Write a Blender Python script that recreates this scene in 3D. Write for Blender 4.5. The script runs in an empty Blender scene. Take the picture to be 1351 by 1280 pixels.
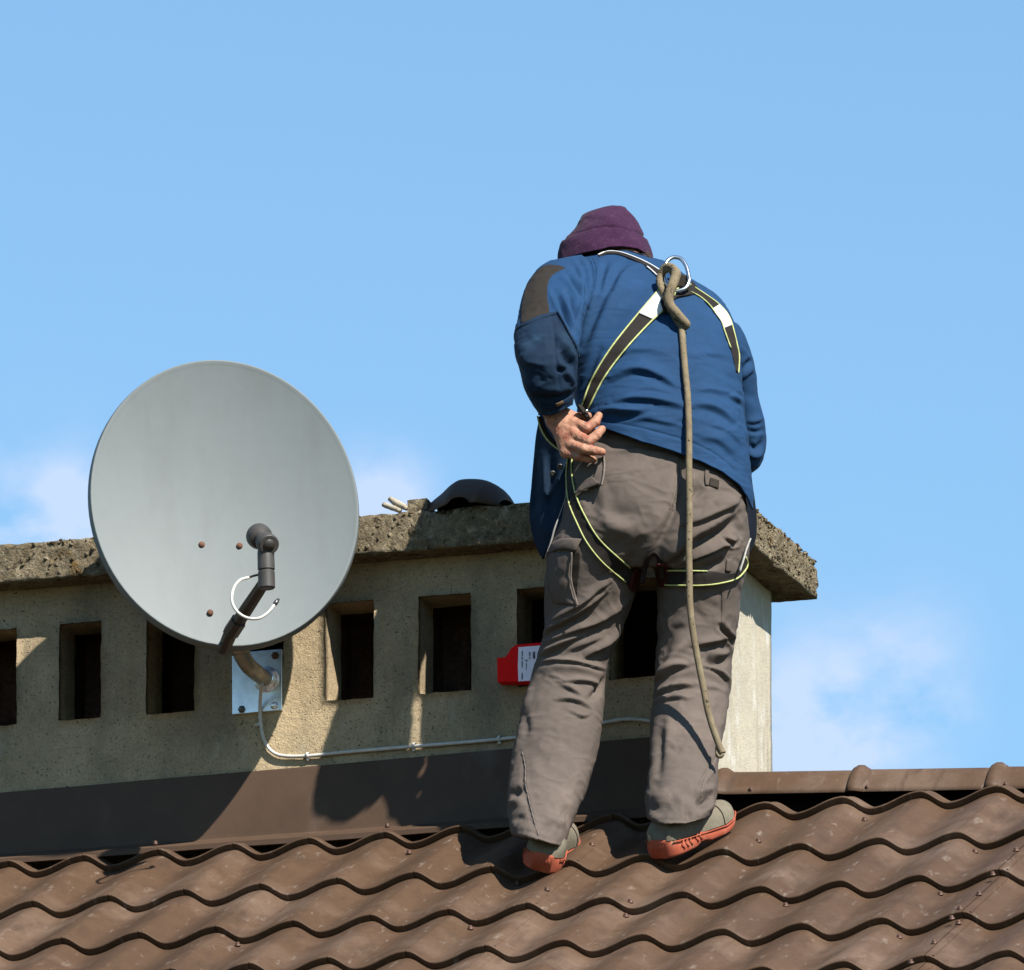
import bpy, bmesh, math, random
import numpy as np
from mathutils import Vector, Matrix, noise as mnoise
from mathutils.bvhtree import BVHTree
random.seed(7); np.random.seed(7)
S = bpy.context.scene
COL = S.collection
rad = math.radians

# ------------------------------------------------------------------ camera, sky, sun, exposure
PHI, ELV, FPX, DIST = rad(17.5), rad(14.7), 17100.0, 30.0
cR = np.array([math.cos(PHI), math.sin(PHI), 0.0])
cA = np.array([-math.sin(PHI), math.cos(PHI), 0.0])
cZ = np.array([0, 0, 1.0])
cF = math.cos(ELV)*cA + math.sin(ELV)*cZ
cU = -math.sin(ELV)*cA + math.cos(ELV)*cZ
def ray(px, py):
    px = np.asarray(px, float)[..., None]; py = np.asarray(py, float)[..., None]
    return cF + (px-675.5)/FPX*cR - (py-640.0)/FPX*cU
CAM = -DIST*ray(930, 1063)
def pix(px, py, V):
    """point seen at photo pixel (px,py) at horizontal depth V (metres beyond the wall corner)"""
    d = ray(px, py); V = np.asarray(V, float)
    t = (V - CAM@cA)/(d@cA)
    return CAM + t[..., None]*d
def on_plane(px, py, p0, n):
    d = ray(px, py); n = np.asarray(n, float)
    t = ((np.asarray(p0, float)-CAM)@n)/(d@n)
    return CAM + t[..., None]*d
def proj(P):
    q = np.asarray(P, float)-CAM; w = q@cF
    return 675.5+FPX*(q@cR)/w, 640-FPX*(q@cU)/w
def depthV(P): return np.asarray(P)@cA

cam = bpy.data.cameras.new("camera"); camo = bpy.data.objects.new("camera", cam); COL.objects.link(camo)
cam.sensor_width = 36.0; cam.lens = FPX/1351*36.0
cam.clip_start = 0.5; cam.clip_end = 3000
mw = Matrix.Identity(4)
for i in range(3):
    mw[i][0] = cR[i]; mw[i][1] = cU[i]; mw[i][2] = -cF[i]; mw[i][3] = CAM[i]
camo.matrix_world = mw
S.camera = camo
S.view_settings.view_transform = 'Standard'; S.view_settings.look = 'None'
S.view_settings.gamma = 1.0; S.view_settings.use_curve_mapping = False
S.view_settings.exposure = 1.18

SUNDIR = Vector((0.78, -0.62, 1.0)).normalized()
sun_el = math.asin(SUNDIR.z); sun_az = math.atan2(SUNDIR.x, SUNDIR.y)
W = bpy.data.worlds.new("World"); S.world = W; W.use_nodes = True
nt = W.node_tree; N = nt.nodes; L = nt.links
bg = N['Background']; bg.inputs[1].default_value = 0.076
sky = N.new('ShaderNodeTexSky'); sky.sky_type = 'NISHITA'; sky.sun_disc = False
sky.sun_elevation = sun_el; sky.sun_rotation = sun_az
sky.air_density = 1.3; sky.dust_density = 0.0; sky.ozone_density = 10.0
tc = N.new('ShaderNodeTexCoord')
def wmath(op, a, b=None, c=None, clamp=False):
    n = N.new('ShaderNodeMath'); n.operation = op; n.use_clamp = clamp
    for i, v in enumerate((a, b, c)):
        if v is None: continue
        if isinstance(v, (int, float)): n.inputs[i].default_value = v
        else: L.new(v, n.inputs[i])
    return n.outputs[0]
# thin fair-weather cloud low over the horizon: soft banks with ragged noise edges
nz = N.new('ShaderNodeTexNoise'); nz.inputs['Scale'].default_value = 95; nz.inputs['Detail'].default_value = 5; nz.inputs['Roughness'].default_value = .55
mp = N.new('ShaderNodeMapping'); mp.inputs['Scale'].default_value = (1, 1, 1.5); mp.inputs['Location'].default_value = (.31, .12, .4)
L.new(tc.outputs['Generated'], mp.inputs[0]); L.new(mp.outputs[0], nz.inputs['Vector'])
nz2 = N.new('ShaderNodeTexNoise'); nz2.inputs['Scale'].default_value = 9; nz2.inputs['Detail'].default_value = 3
L.new(tc.outputs['Generated'], nz2.inputs['Vector'])
sep = N.new('ShaderNodeSeparateXYZ'); L.new(tc.outputs['Generated'], sep.inputs[0])
total = None
for (px, py, sx, amp) in [(40, 735, 85, 1.9), (112, 680, 38, 1.5), (505, 665, 46, 1.7), (1065, 985, 85, 1.0), (1190, 880, 62, .85), (1130, 930, 75, .6), (1030, 1040, 90, .8), (1235, 940, 40, .4)]:
    d = ray(px, py); d = d/np.linalg.norm(d)
    dn = N.new('ShaderNodeVectorMath'); dn.operation = 'DISTANCE'
    L.new(tc.outputs['Generated'], dn.inputs[0]); dn.inputs[1].default_value = tuple(d)
    r = wmath('DIVIDE', dn.outputs['Value'], sx/FPX*1.45)
    g = wmath('MULTIPLY', wmath('EXPONENT', wmath('MULTIPLY', wmath('MULTIPLY', r, r), -1.0)), amp)
    total = g if total is None else wmath('ADD', total, g)
far = wmath('MULTIPLY', wmath('SUBTRACT', nz2.outputs[0], .56, clamp=True), 5.0, clamp=True)   # more banks elsewhere on the horizon
low = wmath('MULTIPLY', wmath('SUBTRACT', .205, sep.outputs[2], clamp=True), 30, clamp=True)
total = wmath('ADD', total, wmath('MULTIPLY', far, low))
ragged = wmath('MULTIPLY_ADD', nz.outputs[0], 3.0, -1.0, clamp=True)
cm = wmath('MULTIPLY', wmath('MULTIPLY', total, ragged), .95, clamp=True)
cm = wmath('MULTIPLY', cm, .52)
mixc = N.new('ShaderNodeMix'); mixc.data_type = 'RGBA'
mixc.inputs[7].default_value = (5.0, 5.2, 6.3, 1)
tint = N.new('ShaderNodeMix'); tint.data_type = 'RGBA'; tint.blend_type = 'MULTIPLY'; tint.inputs[0].default_value = 1.0
tint.inputs[7].default_value = (1.14, 1.09, .95, 1)      # whole sky: a touch less violet
L.new(sky.outputs[0], tint.inputs[6])
L.new(cm, mixc.inputs[0]); L.new(tint.outputs[2], mixc.inputs[6]); L.new(mixc.outputs[2], bg.inputs[0])

sl = bpy.data.lights.new("sun", 'SUN'); sl.energy = 5.0; sl.angle = rad(0.5); sl.color = (1.0, .945, .86)
so = bpy.data.objects.new("sun", sl); COL.objects.link(so)
so.rotation_euler = SUNDIR.to_track_quat('Z', 'Y').to_euler(); so.location = (10, -8, 12)

# ------------------------------------------------------------------ helpers: objects
def tag(o, label=None, cat=None, group=None, kind=None):
    if label: o['label'] = label
    if cat: o['category'] = cat
    if group: o['group'] = group
    if kind: o['kind'] = kind
    return o
def empty(name, loc, label, cat, group=None):
    o = bpy.data.objects.new(name, None); COL.objects.link(o); o.location = loc
    o.empty_display_size = .1
    return tag(o, label, cat, group)
def wloc(o):
    v = Vector((0, 0, 0))
    while o is not None: v += o.location; o = o.parent
    return v
def mk(name, verts, faces, mat, parent=None, smooth=True, mats=None, fmat=None, auto=None):
    verts = np.asarray(verts, float)
    c = (verts.min(0)+verts.max(0))/2
    me = bpy.data.meshes.new(name)
    me.from_pydata((verts-c).tolist(), [], [list(map(int, f)) for f in faces]); me.update()
    if smooth: me.polygons.foreach_set('use_smooth', [True]*len(me.polygons))
    for m in ([mat] if mats is None else mats): me.materials.append(m)
    if fmat is not None: me.polygons.foreach_set('material_index', fmat)
    if auto is not None:
        bm = bmesh.new(); bm.from_mesh(me)
        for e in bm.edges:
            if len(e.link_faces) == 2 and e.calc_face_angle(0) > rad(auto): e.smooth = False
        bm.to_mesh(me); bm.free()
    o = bpy.data.objects.new(name, me); COL.objects.link(o)
    o.location = Vector(c)
    if parent is not None:
        o.parent = parent; o.location = Vector(c)-wloc(parent)
    return o
def copy_to(o, parent, loc):
    c = o.copy(); COL.objects.link(c); c.parent = parent
    c.location = Vector(loc) - (wloc(parent) if parent else Vector((0, 0, 0)))
    return c
class MB:
    def __init__(s): s.v = []; s.f = []; s.n = 0
    def add(s, v, f):
        v = np.asarray(v, float); s.v.append(v); s.f += [[i+s.n for i in q] for q in f]; s.n += len(v); return s
    def get(s): return np.concatenate(s.v), s.f
    def build(s, name, mat, parent=None, **k): return mk(name, *s.get(), mat, parent, **k)
def grid_faces(nu, nv, closed_u=False, flip=False):
    f = []
    for j in range(nv-1):
        for i in range(nu if closed_u else nu-1):
            a = j*nu+i; b = j*nu+(i+1) % nu
            q = [a, b, b+nu, a+nu]
            f.append(q[::-1] if flip else q)
    return f
def box(x0, x1, y0, y1, z0, z1):
    v = [(x, y, z) for z in (z0, z1) for y in (y0, y1) for x in (x0, x1)]
    return np.array(v, float), [[0, 2, 3, 1], [4, 5, 7, 6], [0, 1, 5, 4], [2, 6, 7, 3], [0, 4, 6, 2], [1, 3, 7, 5]]
def spline(P, n, closed=False):
    P = np.asarray(P, float)
    m = len(P)
    d = np.r_[0, np.cumsum(np.maximum(np.linalg.norm(np.diff(P, axis=0), axis=1), 1e-9))]
    t = np.linspace(0, d[-1], n)
    T = np.gradient(P, d, axis=0) if m > 2 else np.repeat((P[1:2]-P[0:1])/d[-1], 2, 0)
    if m > 2:
        for i in range(1, m-1):
            T[i] = (P[i+1]-P[i-1])/(d[i+1]-d[i-1])
    k = np.clip(np.searchsorted(d, t, side='right')-1, 0, m-2)
    h = (d[k+1]-d[k])[:, None]; s = ((t-d[k])/(d[k+1]-d[k]))[:, None]
    return (2*s**3-3*s**2+1)*P[k] + (s**3-2*s**2+s)*h*T[k] + (-2*s**3+3*s**2)*P[k+1] + (s**3-s**2)*h*T[k+1]
def interp_rows(rows, y):
    """monotone-ish smooth interpolation of table rows (first column the key)"""
    R = np.asarray(rows, float); x = R[:, 0]
    out = []
    for c in range(1, R.shape[1]):
        v = R[:, c]; m = np.gradient(v, x)
        k = np.clip(np.searchsorted(x, y, side='right')-1, 0, len(x)-2)
        h = x[k+1]-x[k]; s = np.clip((y-x[k])/h, 0, 1)
        out.append((2*s**3-3*s**2+1)*v[k]+(s**3-2*s**2+s)*h*m[k]+(-2*s**3+3*s**2)*v[k+1]+(s**3-s**2)*h*m[k+1])
    return out
def tube(P, r, n=10, cap=True, flat=1.0):
    P = np.asarray(P, float); m = len(P)
    r = np.broadcast_to(np.asarray(r, float), (m,))
    T = np.gradient(P, axis=0); T /= np.linalg.norm(T, axis=1)[:, None]+1e-12
    u = np.cross(T[0], [0, 0, 1.]);
    if np.linalg.norm(u) < .1: u = np.cross(T[0], [0, 1., 0])
    u /= np.linalg.norm(u)
    V = []
    for i in range(m):
        u = u-T[i]*(u@T[i]); u /= np.linalg.norm(u); w = np.cross(T[i], u)
        for k in range(n):
            a = 2*math.pi*k/n
            V.append(P[i]+r[i]*(math.cos(a)*u+flat*math.sin(a)*w))
    f = grid_faces(n, m, True)
    if cap: f += [list(range(n))[::-1], list(range((m-1)*n, m*n))]
    return np.array(V), f
def lathe(prof, c, ax, n=24, cap=True):
    """prof: list of (r, h) along axis ax from point c"""
    ax = np.asarray(ax, float); ax = ax/np.linalg.norm(ax)
    u = np.cross(ax, [0, 0, 1.]);
    if np.linalg.norm(u) < .05: u = np.cross(ax, [0, 1., 0])
    u /= np.linalg.norm(u); w = np.cross(ax, u)
    V = []
    for r, h in prof:
        for k in range(n):
            a = 2*math.pi*k/n
            V.append(np.asarray(c)+ax*h+r*(math.cos(a)*u+math.sin(a)*w))
    f = grid_faces(n, len(prof), True)
    if cap: f += [list(range(n))[::-1], list(range((len(prof)-1)*n, len(prof)*n))]
    return np.array(V), f
def fbm(P, scale, octv=4, off=0.0):
    o = Vector((off, off*1.7, off*.3))
    return np.array([mnoise.fractal(Vector(p)*scale+o, 1.0, 2.0, octv) for p in P])
def nrm(me_v, faces):
    v = np.asarray(me_v); n = np.zeros_like(v)
    q = np.array([f if len(f) == 4 else list(f)+[f[-1]] for f in faces if len(f) in (3, 4)])
    a = np.cross(v[q[:, 2]]-v[q[:, 0]], v[q[:, 3]]-v[q[:, 1]])
    for k in range(4): np.add.at(n, q[:, k], a)
    return n/(np.linalg.norm(n, axis=1)[:, None]+1e-12)
def smooth_verts(v, faces, it=1, lam=.5, fixed=None):
    q = np.array([f if len(f) == 4 else list(f)+[f[-1]] for f in faces])
    e = np.concatenate([q[:, [0, 1]], q[:, [1, 2]], q[:, [2, 3]], q[:, [3, 0]]])
    e = e[e[:, 0] != e[:, 1]]
    for _ in range(it):
        s = np.zeros_like(v); c = np.zeros(len(v))
        np.add.at(s, e[:, 0], v[e[:, 1]]); np.add.at(s, e[:, 1], v[e[:, 0]])
        np.add.at(c, e[:, 0], 1); np.add.at(c, e[:, 1], 1)
        nv = v+lam*(s/np.maximum(c, 1)[:, None]-v)
        if fixed is not None: nv[fixed] = v[fixed]
        v = nv
    return v
def solidify(o, t, offset=-1.0):
    m = o.modifiers.new("thickness", 'SOLIDIFY'); m.thickness = t; m.offset = offset; m.use_even_offset = False
    return o

# ------------------------------------------------------------------ helpers: materials
ALB = .475      # the exposure is about +1.2 EV (exposed for the deep shade), so the cloth, render and paint sit this much lower
def mat(name, col, rough=.6, spec=.4, metal=0.0, var=None, bump=None, layers=(), sheen=0.0, coord='world', sub=None, alb=ALB):
    """var: list of (scale, contrast 0..1, detail) value variation; bump: list of (scale, strength, dist[, stretch]);
       layers: list of (color, scale, lo, hi, detail, stretch) noise-masked second colours"""
    col = tuple(c*alb for c in col); layers = [(tuple(c*alb for c in q[0]),)+tuple(q[1:]) for q in layers]
    m = bpy.data.materials.new(name); m.use_nodes = True
    t = m.node_tree; n = t.nodes; l = t.links
    b = n['Principled BSDF']
    b.inputs['Roughness'].default_value = rough; b.inputs['Metallic'].default_value = metal
    b.inputs['Specular IOR Level'].default_value = spec
    if sheen: b.inputs['Sheen Weight'].default_value = sheen; b.inputs['Sheen Roughness'].default_value = .5
    g = n.new('ShaderNodeNewGeometry').outputs['Position'] if coord == 'world' else n.new('ShaderNodeTexCoord').outputs['Object']
    def nz(scale, det=4, stretch=(1, 1, 1), rough=.6):
        mp = n.new('ShaderNodeMapping'); mp.inputs['Scale'].default_value = stretch
        l.new(g, mp.inputs[0])
        x = n.new('ShaderNodeTexNoise'); x.inputs['Scale'].default_value = scale; x.inputs['Detail'].default_value = det
        x.inputs['Roughness'].default_value = rough
        l.new(mp.outputs[0], x.inputs['Vector']); return x.outputs[0]
    rgb = n.new('ShaderNodeRGB'); rgb.outputs[0].default_value = (*col, 1); cur = rgb.outputs[0]
    for (c2, scale, lo, hi, det, stretch) in layers:
        mr = n.new('ShaderNodeMapRange'); mr.inputs[1].default_value = lo; mr.inputs[2].default_value = hi
        l.new(nz(scale, det, stretch), mr.inputs[0])
        mx = n.new('ShaderNodeMix'); mx.data_type = 'RGBA'
        l.new(mr.outputs[0], mx.inputs[0]); l.new(cur, mx.inputs[6]); mx.inputs[7].default_value = (*c2, 1)
        cur = mx.outputs[2]
    for (scale, con, det) in (var or []):
        mr = n.new('ShaderNodeMapRange'); mr.inputs[1].default_value = .3; mr.inputs[2].default_value = .7
        mr.inputs[3].default_value = 1-con; mr.inputs[4].default_value = 1+con
        l.new(nz(scale, det), mr.inputs[0])
        mx = n.new('ShaderNodeMix'); mx.data_type = 'RGBA'; mx.blend_type = 'MULTIPLY'; mx.inputs[0].default_value = 1
        cmb = n.new('ShaderNodeCombineColor')
        for k in range(3): l.new(mr.outputs[0], cmb.inputs[k])
        l.new(cur, mx.inputs[6]); l.new(cmb.outputs[0], mx.inputs[7]); cur = mx.outputs[2]
    l.new(cur, b.inputs['Base Color'])
    prev = None
    for bb in (bump or []):
        scale, st, dist = bb[:3]; stretch = bb[3] if len(bb) > 3 else (1, 1, 1)
        bp = n.new('ShaderNodeBump'); bp.inputs['Strength'].default_value = st; bp.inputs['Distance'].default_value = dist
        l.new(nz(scale, 5, stretch), bp.inputs['Height'])
        if prev is not None: l.new(prev, bp.inputs['Normal'])
        prev = bp.outputs[0]
    if prev is not None: l.new(prev, b.inputs['Normal'])
    return m

M_plaster = mat('plaster', (.63, .49, .305), .92, .15, var=[(2.5, .2, 5), (12, .14, 5), (60, .1, 4), (160, .14, 3)],
                layers=[((.33, .27, .19), 5, .5, .72, 6, (1, 1, .35)), ((.12, .095, .07), 150, .62, .69, 2, (1, 1, 1)), ((.30, .24, .17), 2.2, .56, .75, 6, (1, 1, .8)), ((.66, .57, .43), 14, .6, .75, 5, (1, 1, .5))],
                bump=[(260, .55, .004), (70, .4, .006), (18, .2, .01)])
M_plaster_end = mat('sunlit_weathered_render', (.78, .70, .55), .9, .15, var=[(4, .08, 4), (30, .08, 5)],  # end faces lighter than the front: stronger sun put into the colour
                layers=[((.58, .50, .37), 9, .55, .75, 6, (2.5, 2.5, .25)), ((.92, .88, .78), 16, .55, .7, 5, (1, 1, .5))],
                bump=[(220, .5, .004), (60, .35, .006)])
M_cap = mat('rough_concrete', (.40, .325, .21), .95, .1, var=[(9, .2, 5), (60, .28, 4), (210, .25, 3)],
            layers=[((.60, .51, .35), 55, .52, .66, 5, (1, 1, 1)), ((.13, .10, .065), 38, .57, .68, 5, (1, 1, 1)), ((.36, .21, .06), 11, .6, .72, 5, (1, 1, 1)), ((.72, .66, .54), 130, .66, .72, 2, (1, 1, 1))],
            bump=[(150, 1.0, .012), (50, .7, .015), (400, .6, .004)])
M_moss = mat('moss', (.13, .09, .05), 1.0, .05, var=[(60, .45, 4)], layers=[((.12, .1, .04), 25, .5, .7, 3, (1, 1, 1))], bump=[(300, .8, .006)])
M_brick = mat('dark_brick', (.12, .065, .045), .95, .1, var=[(12, .35, 4), (90, .3, 3)], layers=[((.03, .025, .02), 7, .45, .65, 4, (1, 1, .4))], bump=[(120, .7, .006)])
M_roof = mat('brown_coated_steel', (.132, .077, .045), .60, .16, var=[(1.6, .1, 4), (11, .1, 5), (90, .07, 3)],
             layers=[((.33, .27, .22), 21, .60, .76, 7, (2.2, .7, .7)), ((.085, .048, .03), 6, .58, .8, 5, (1, 1, 1)), ((.23, .155, .11), 3.1, .48, .72, 5, (1, 1, 1)), ((.10, .06, .038), 9, .52, .74, 5, (2.6, .7, .7))],
             bump=[(700, .12, .0015), (60, .06, .003)])
M_flash = mat('brown_flashing', (.125, .076, .048), .6, .2, var=[(2, .1, 4), (14, .1, 5)], layers=[((.22, .16, .12), 5, .58, .8, 5, (1, 1, .6))], bump=[(500, .1, .0015), (8, .15, .01)])
M_deck = mat('gap_black', (.012, .011, .01), .95, .1, var=[(10, .2, 3)])  # near-black, put in to keep the gap under the ridge dark
M_dish = mat('grey_dish_paint', (.255, .292, .298), .6, .3, var=[(3, .035, 4), (40, .02, 4)], layers=[((.22, .25, .252), 5, .5, .85, 4, (2.0, 2.0, .5))], bump=[(300, .04, .001)])
M_lnb = mat('dark_grey_plastic', (.085, .078, .072), .5, .4, var=[(30, .12, 3)], bump=[(500, .15, .001)])
M_armm = mat('dark_arm_steel', (.055, .047, .04), .45, .5, var=[(20, .2, 4)], bump=[(200, .1, .001)])
M_galv = mat('galvanised_steel', (1.5, 1.6, 1.7), .34, .5, metal=.9, var=[(35, .14, 4), (8, .1, 3)], bump=[(120, .1, .001)])
M_pipe = mat('weathered_pipe', (.62, .58, .48), .42, .5, metal=.7, var=[(40, .2, 4)], bump=[(150, .15, .001)])
M_bolt = mat('rusty_bolt', (.20, .09, .05), .75, .3, var=[(150, .35, 3)], bump=[(400, .4, .001)])
M_bolt2 = mat('steel_bolt', (.22, .22, .22), .4, .5, metal=.8, var=[(90, .2, 3)])
M_cable = mat('white_cable', (.62, .60, .55), .5, .4, var=[(60, .12, 3)], alb=.7)
M_red = mat('red_plastic', (.68, .006, .006), .75, .12, var=[(20, .06, 3)], bump=[(60, .05, .002)], alb=1.0)
M_label = mat('white_label', (.78, .72, .80), .8, .2, var=[(60, .04, 3)], alb=1.0)
M_ink = mat('black_ink', (.06, .05, .08), .7, .2, var=[(50, .1, 2)])
M_jacket = mat('blue_work_cloth', (.015, .067, .172), .85, .18, var=[(6, .09, 4), (60, .05, 3)], layers=[((.022, .080, .210), 10, .56, .75, 5, (1, 1, 1))], bump=[(1500, .25, .0008), (130, .12, .002), (28, .16, .006)])
M_sleeve = mat('darker_jacket_blue', (.007, .028, .066), .85, .18, var=[(7, .14, 4), (60, .08, 3)], layers=[((.020, .060, .115), 14, .56, .74, 5, (1, 1, 1))], bump=[(1500, .25, .0008), (130, .12, .002), (30, .2, .006)])  # darker than the jacket blue: lower sleeve, its trims, left front panel
M_lining = mat('dark_lining', (.008, .012, .022), .9, .1, var=[(20, .1, 3)])
M_patch = mat('black_patch_cloth', (.038, .030, .022), .85, .2, var=[(10, .15, 4), (90, .1, 3)], bump=[(1200, .3, .001), (40, .2, .004)])
M_trous = mat('brown_grey_trouser_cloth', (.170, .137, .117), .88, .15, var=[(5, .09, 4), (50, .05, 3)], layers=[((.235, .185, .158), 7, .52, .78, 5, (1, 1, .7)), ((.34, .29, .26), 22, .68, .82, 5, (1, 1, .6))], bump=[(1400, .3, .0008), (120, .15, .002), (30, .2, .005)])
M_seam = mat('pale_seam_thread', (.27, .225, .195), .9, .1, var=[(300, .3, 2)])
M_hat = mat('purple_fleece', (.070, .025, .070), .97, .08, sheen=.04, var=[(25, .12, 4), (200, .18, 3)], layers=[((.10, .042, .095), 70, .56, .7, 4, (1, 1, 1))], bump=[(420, .7, .003), (120, .4, .004)])
M_skin = mat('skin', (.60, .30, .19), .58, .28, var=[(40, .14, 4), (180, .12, 3)], layers=[((.50, .16, .10), 45, .48, .66, 4, (1, 1, 1)), ((.34, .15, .095), 110, .60, .72, 3, (1, 1, 1))], bump=[(420, .55, .0016), (110, .45, .003)])
M_skin.node_tree.nodes['Principled BSDF'].inputs['Subsurface Weight'].default_value = .12
M_skin.node_tree.nodes['Principled BSDF'].inputs['Subsurface Radius'].default_value = (.012, .005, .003)
M_nail = mat('fingernail', (.60, .36, .26), .35, .45, var=[(200, .05, 2)])
M_hair = mat('grey_brown_hair', (.13, .085, .055), .7, .3, var=[(200, .5, 3)], bump=[(500, .8, .003)])
M_shoe = mat('grey_green_suede', (.25, .222, .165), .95, .1, var=[(18, .12, 4), (140, .1, 3)], layers=[((.30, .27, .20), 22, .55, .75, 4, (1, 1, 1))], bump=[(600, .4, .001), (60, .2, .003)])
M_sole = mat('orange_rubber', (.60, .145, .080), .85, .15, var=[(30, .1, 4)], layers=[((.62, .33, .22), 40, .58, .75, 4, (1, 1, 1))], bump=[(250, .3, .001)])
M_lace = mat('dark_lace', (.05, .03, .028), .9, .1, var=[(100, .2, 2)])
M_web = mat('black_webbing', (.026, .021, .018), .85, .2, var=[(30, .15, 3)], bump=[(900, .5, .001)])
M_lime = mat('lime_piping', (.46, .50, .20), .8, .2, var=[(180, .18, 2)], bump=[(900, .4, .001)], alb=.7)
M_refl = mat('reflective_tape', (.78, .78, .77), .45, .4, var=[(25, .06, 4)], bump=[(200, .15, .001)], alb=.7)
M_dkred = mat('dark_red_stitching', (.085, .012, .012), .7, .2, var=[(300, .5, 2)], bump=[(700, .6, .001)])
M_ring = mat('polished_ring_steel', (.82, .82, .82), .22, .5, metal=1.0, var=[(60, .06, 3)], alb=.7)
M_rope = mat('weathered_rope', (.30, .24, .155), .9, .1, var=[(40, .2, 4)], layers=[((.035, .03, .02), 150, .66, .70, 1, (1, 1, 1)), ((.36, .30, .19), 24, .5, .7, 4, (1, 1, 1))], bump=[(500, .8, .002)])
M_stick = mat('pale_mortar', (.62, .55, .42), .9, .1, var=[(60, .15, 4)], bump=[(200, .5, .003)])
M_screw = mat('brown_screw', (.14, .07, .045), .55, .3, metal=.1, var=[(100, .3, 2)])
M_grass = mat('grass_ground', (.06, .09, .03), .95, .1, var=[(.3, .3, 5), (3, .3, 4)])
M_white = mat('white_thread', (.62, .61, .58), .8, .2, var=[(100, .1, 2)])

# ------------------------------------------------------------------ ground
gv = [(-1500, -1500, -8.5), (1500, -1500, -8.5), (1500, 1500, -8.5), (-1500, 1500, -8.5)]
tag(mk('ground', gv, [[0, 1, 2, 3]], M_grass, smooth=False), kind='structure')

# ------------------------------------------------------------------ roof
TH = rad(28.0)
r_s = np.array([0, math.cos(TH), math.sin(TH)])       # up the slope
r_n = np.array([0, -math.sin(TH), math.cos(TH)])      # out of the roof
def roof_pt(x, s, n=0.0): return np.array([x, 0, 0])+s*r_s+n*r_n
PITCH, PH0 = .184, .006
DROP = .0060
def prof(t):
    t = np.mod(np.asarray(t, float), 1.0)
    f = np.where(t < .34, .5+.5*np.cos(math.pi*t/.34), .5-.5*np.cos(math.pi*np.clip((t-.34)/.66, 0, 1)))
    return -.0075+.0315*f
roof = empty('tiled_roof', (0, -.6, -.32), 'brown metal tile roof with wavy courses that the man stands on', 'roof')
lips = [-.150, -.545, -.905, -1.255, -1.605, -1.955, -2.305, -2.655, -3.005, -3.355]
STEP = .0185
def tile_mesh(L):
    nu = 22
    us = np.linspace(0, 1, nu); base = prof(us)-DROP
    prof_v = []       # (s, added height)
    prof_v += [(.0050, -.004), (.0018, .005), (-.0012, STEP-.0040), (-.0008, STEP-.0010), (.0022, STEP)]
    for k in range(1, 6): prof_v.append((L*k/5+(.006 if k == 5 else 0), STEP*(1-k/5)))
    V = []
    for (s, h) in prof_v:
        for u, b in zip(us, base): V.append(np.array([u*PITCH, 0, 0])+s*r_s+(b+h)*r_n)
    V = np.array(V); F = grid_faces(nu, len(prof_v))
    me = bpy.data.meshes.new('tile')
    me.from_pydata(V.tolist(), [], F); me.update()
    me.polygons.foreach_set('use_smooth', [True]*len(F)); me.materials.append(M_roof)
    dp = np.gradient(prof(np.linspace(-.1, 1.1, 600)), np.linspace(-.1, 1.1, 600)*PITCH)
    nn = []
    P2 = np.array(prof_v); ds = np.gradient(P2[:, 0]); dh = np.gradient(P2[:, 1])
    for j in range(len(P2)):
        for u in us:
            m = np.interp(u, np.linspace(-.1, 1.1, 600), dp)
            a = np.array([1, 0, 0])+m*r_n; b = ds[j]*r_s+dh[j]*r_n
            c = np.cross(a, b); c = c/np.linalg.norm(c); nn.append(tuple(c))
    me.normals_split_custom_set_from_vertices(nn)
    return me
tile_cache = {}
NT0, NT1 = -17, 11
for ri, lip in enumerate(lips):
    Lc = (lips[ri-1]-lip) if ri else .062
    if Lc not in tile_cache: tile_cache[Lc] = tile_mesh(round(Lc, 4))
    for k in range(NT0, NT1):
        x0 = PH0+PITCH*k
        sh = min(0, .017*(x0+.17))+(.004 if k >= 5 else 0)
        lift = (-.0012 if k < -1 else (0 if k < 5 else -.0012)) + random.uniform(-.0003, .0003)
        o = bpy.data.objects.new('tile', tile_cache[Lc]); COL.objects.link(o); o.parent = roof
        o.location = Vector(roof_pt(x0, lip+sh, lift)) - roof.location
def surf_n(x, s):
    """tile surface height above the roof plane"""
    i = 0
    while i < len(lips)-1 and s < lips[i]: i += 1
    top = lips[i-1] if i else lips[0]+.062
    f = (s-lips[i])/(top-lips[i])
    return float(prof(((x-PH0)/PITCH) % 1.0))-DROP+STEP*(1-min(max(f, 0), 1))
# overlap edges of the sheets: a thin folded lip running up the slope
for x0 in (-.155, .945):
    for ri in range(len(lips)-1):
        a, b = lips[ri+1]+.002, lips[ri]-.006
        mb = MB(); ss = np.linspace(a+.004, b, 8)
        V = []
        for s in ss:
            n0 = surf_n(x0, s)
            V += [roof_pt(x0-.004, s, surf_n(x0-.004, s)+.0006), roof_pt(x0-.0006, s, n0+.0024), roof_pt(x0, s, n0+.0018), roof_pt(x0+.0004, s, n0-.002)]
        mb.add(V, grid_faces(4, len(ss))).build('sheet_edge', M_roof, roof)
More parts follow.
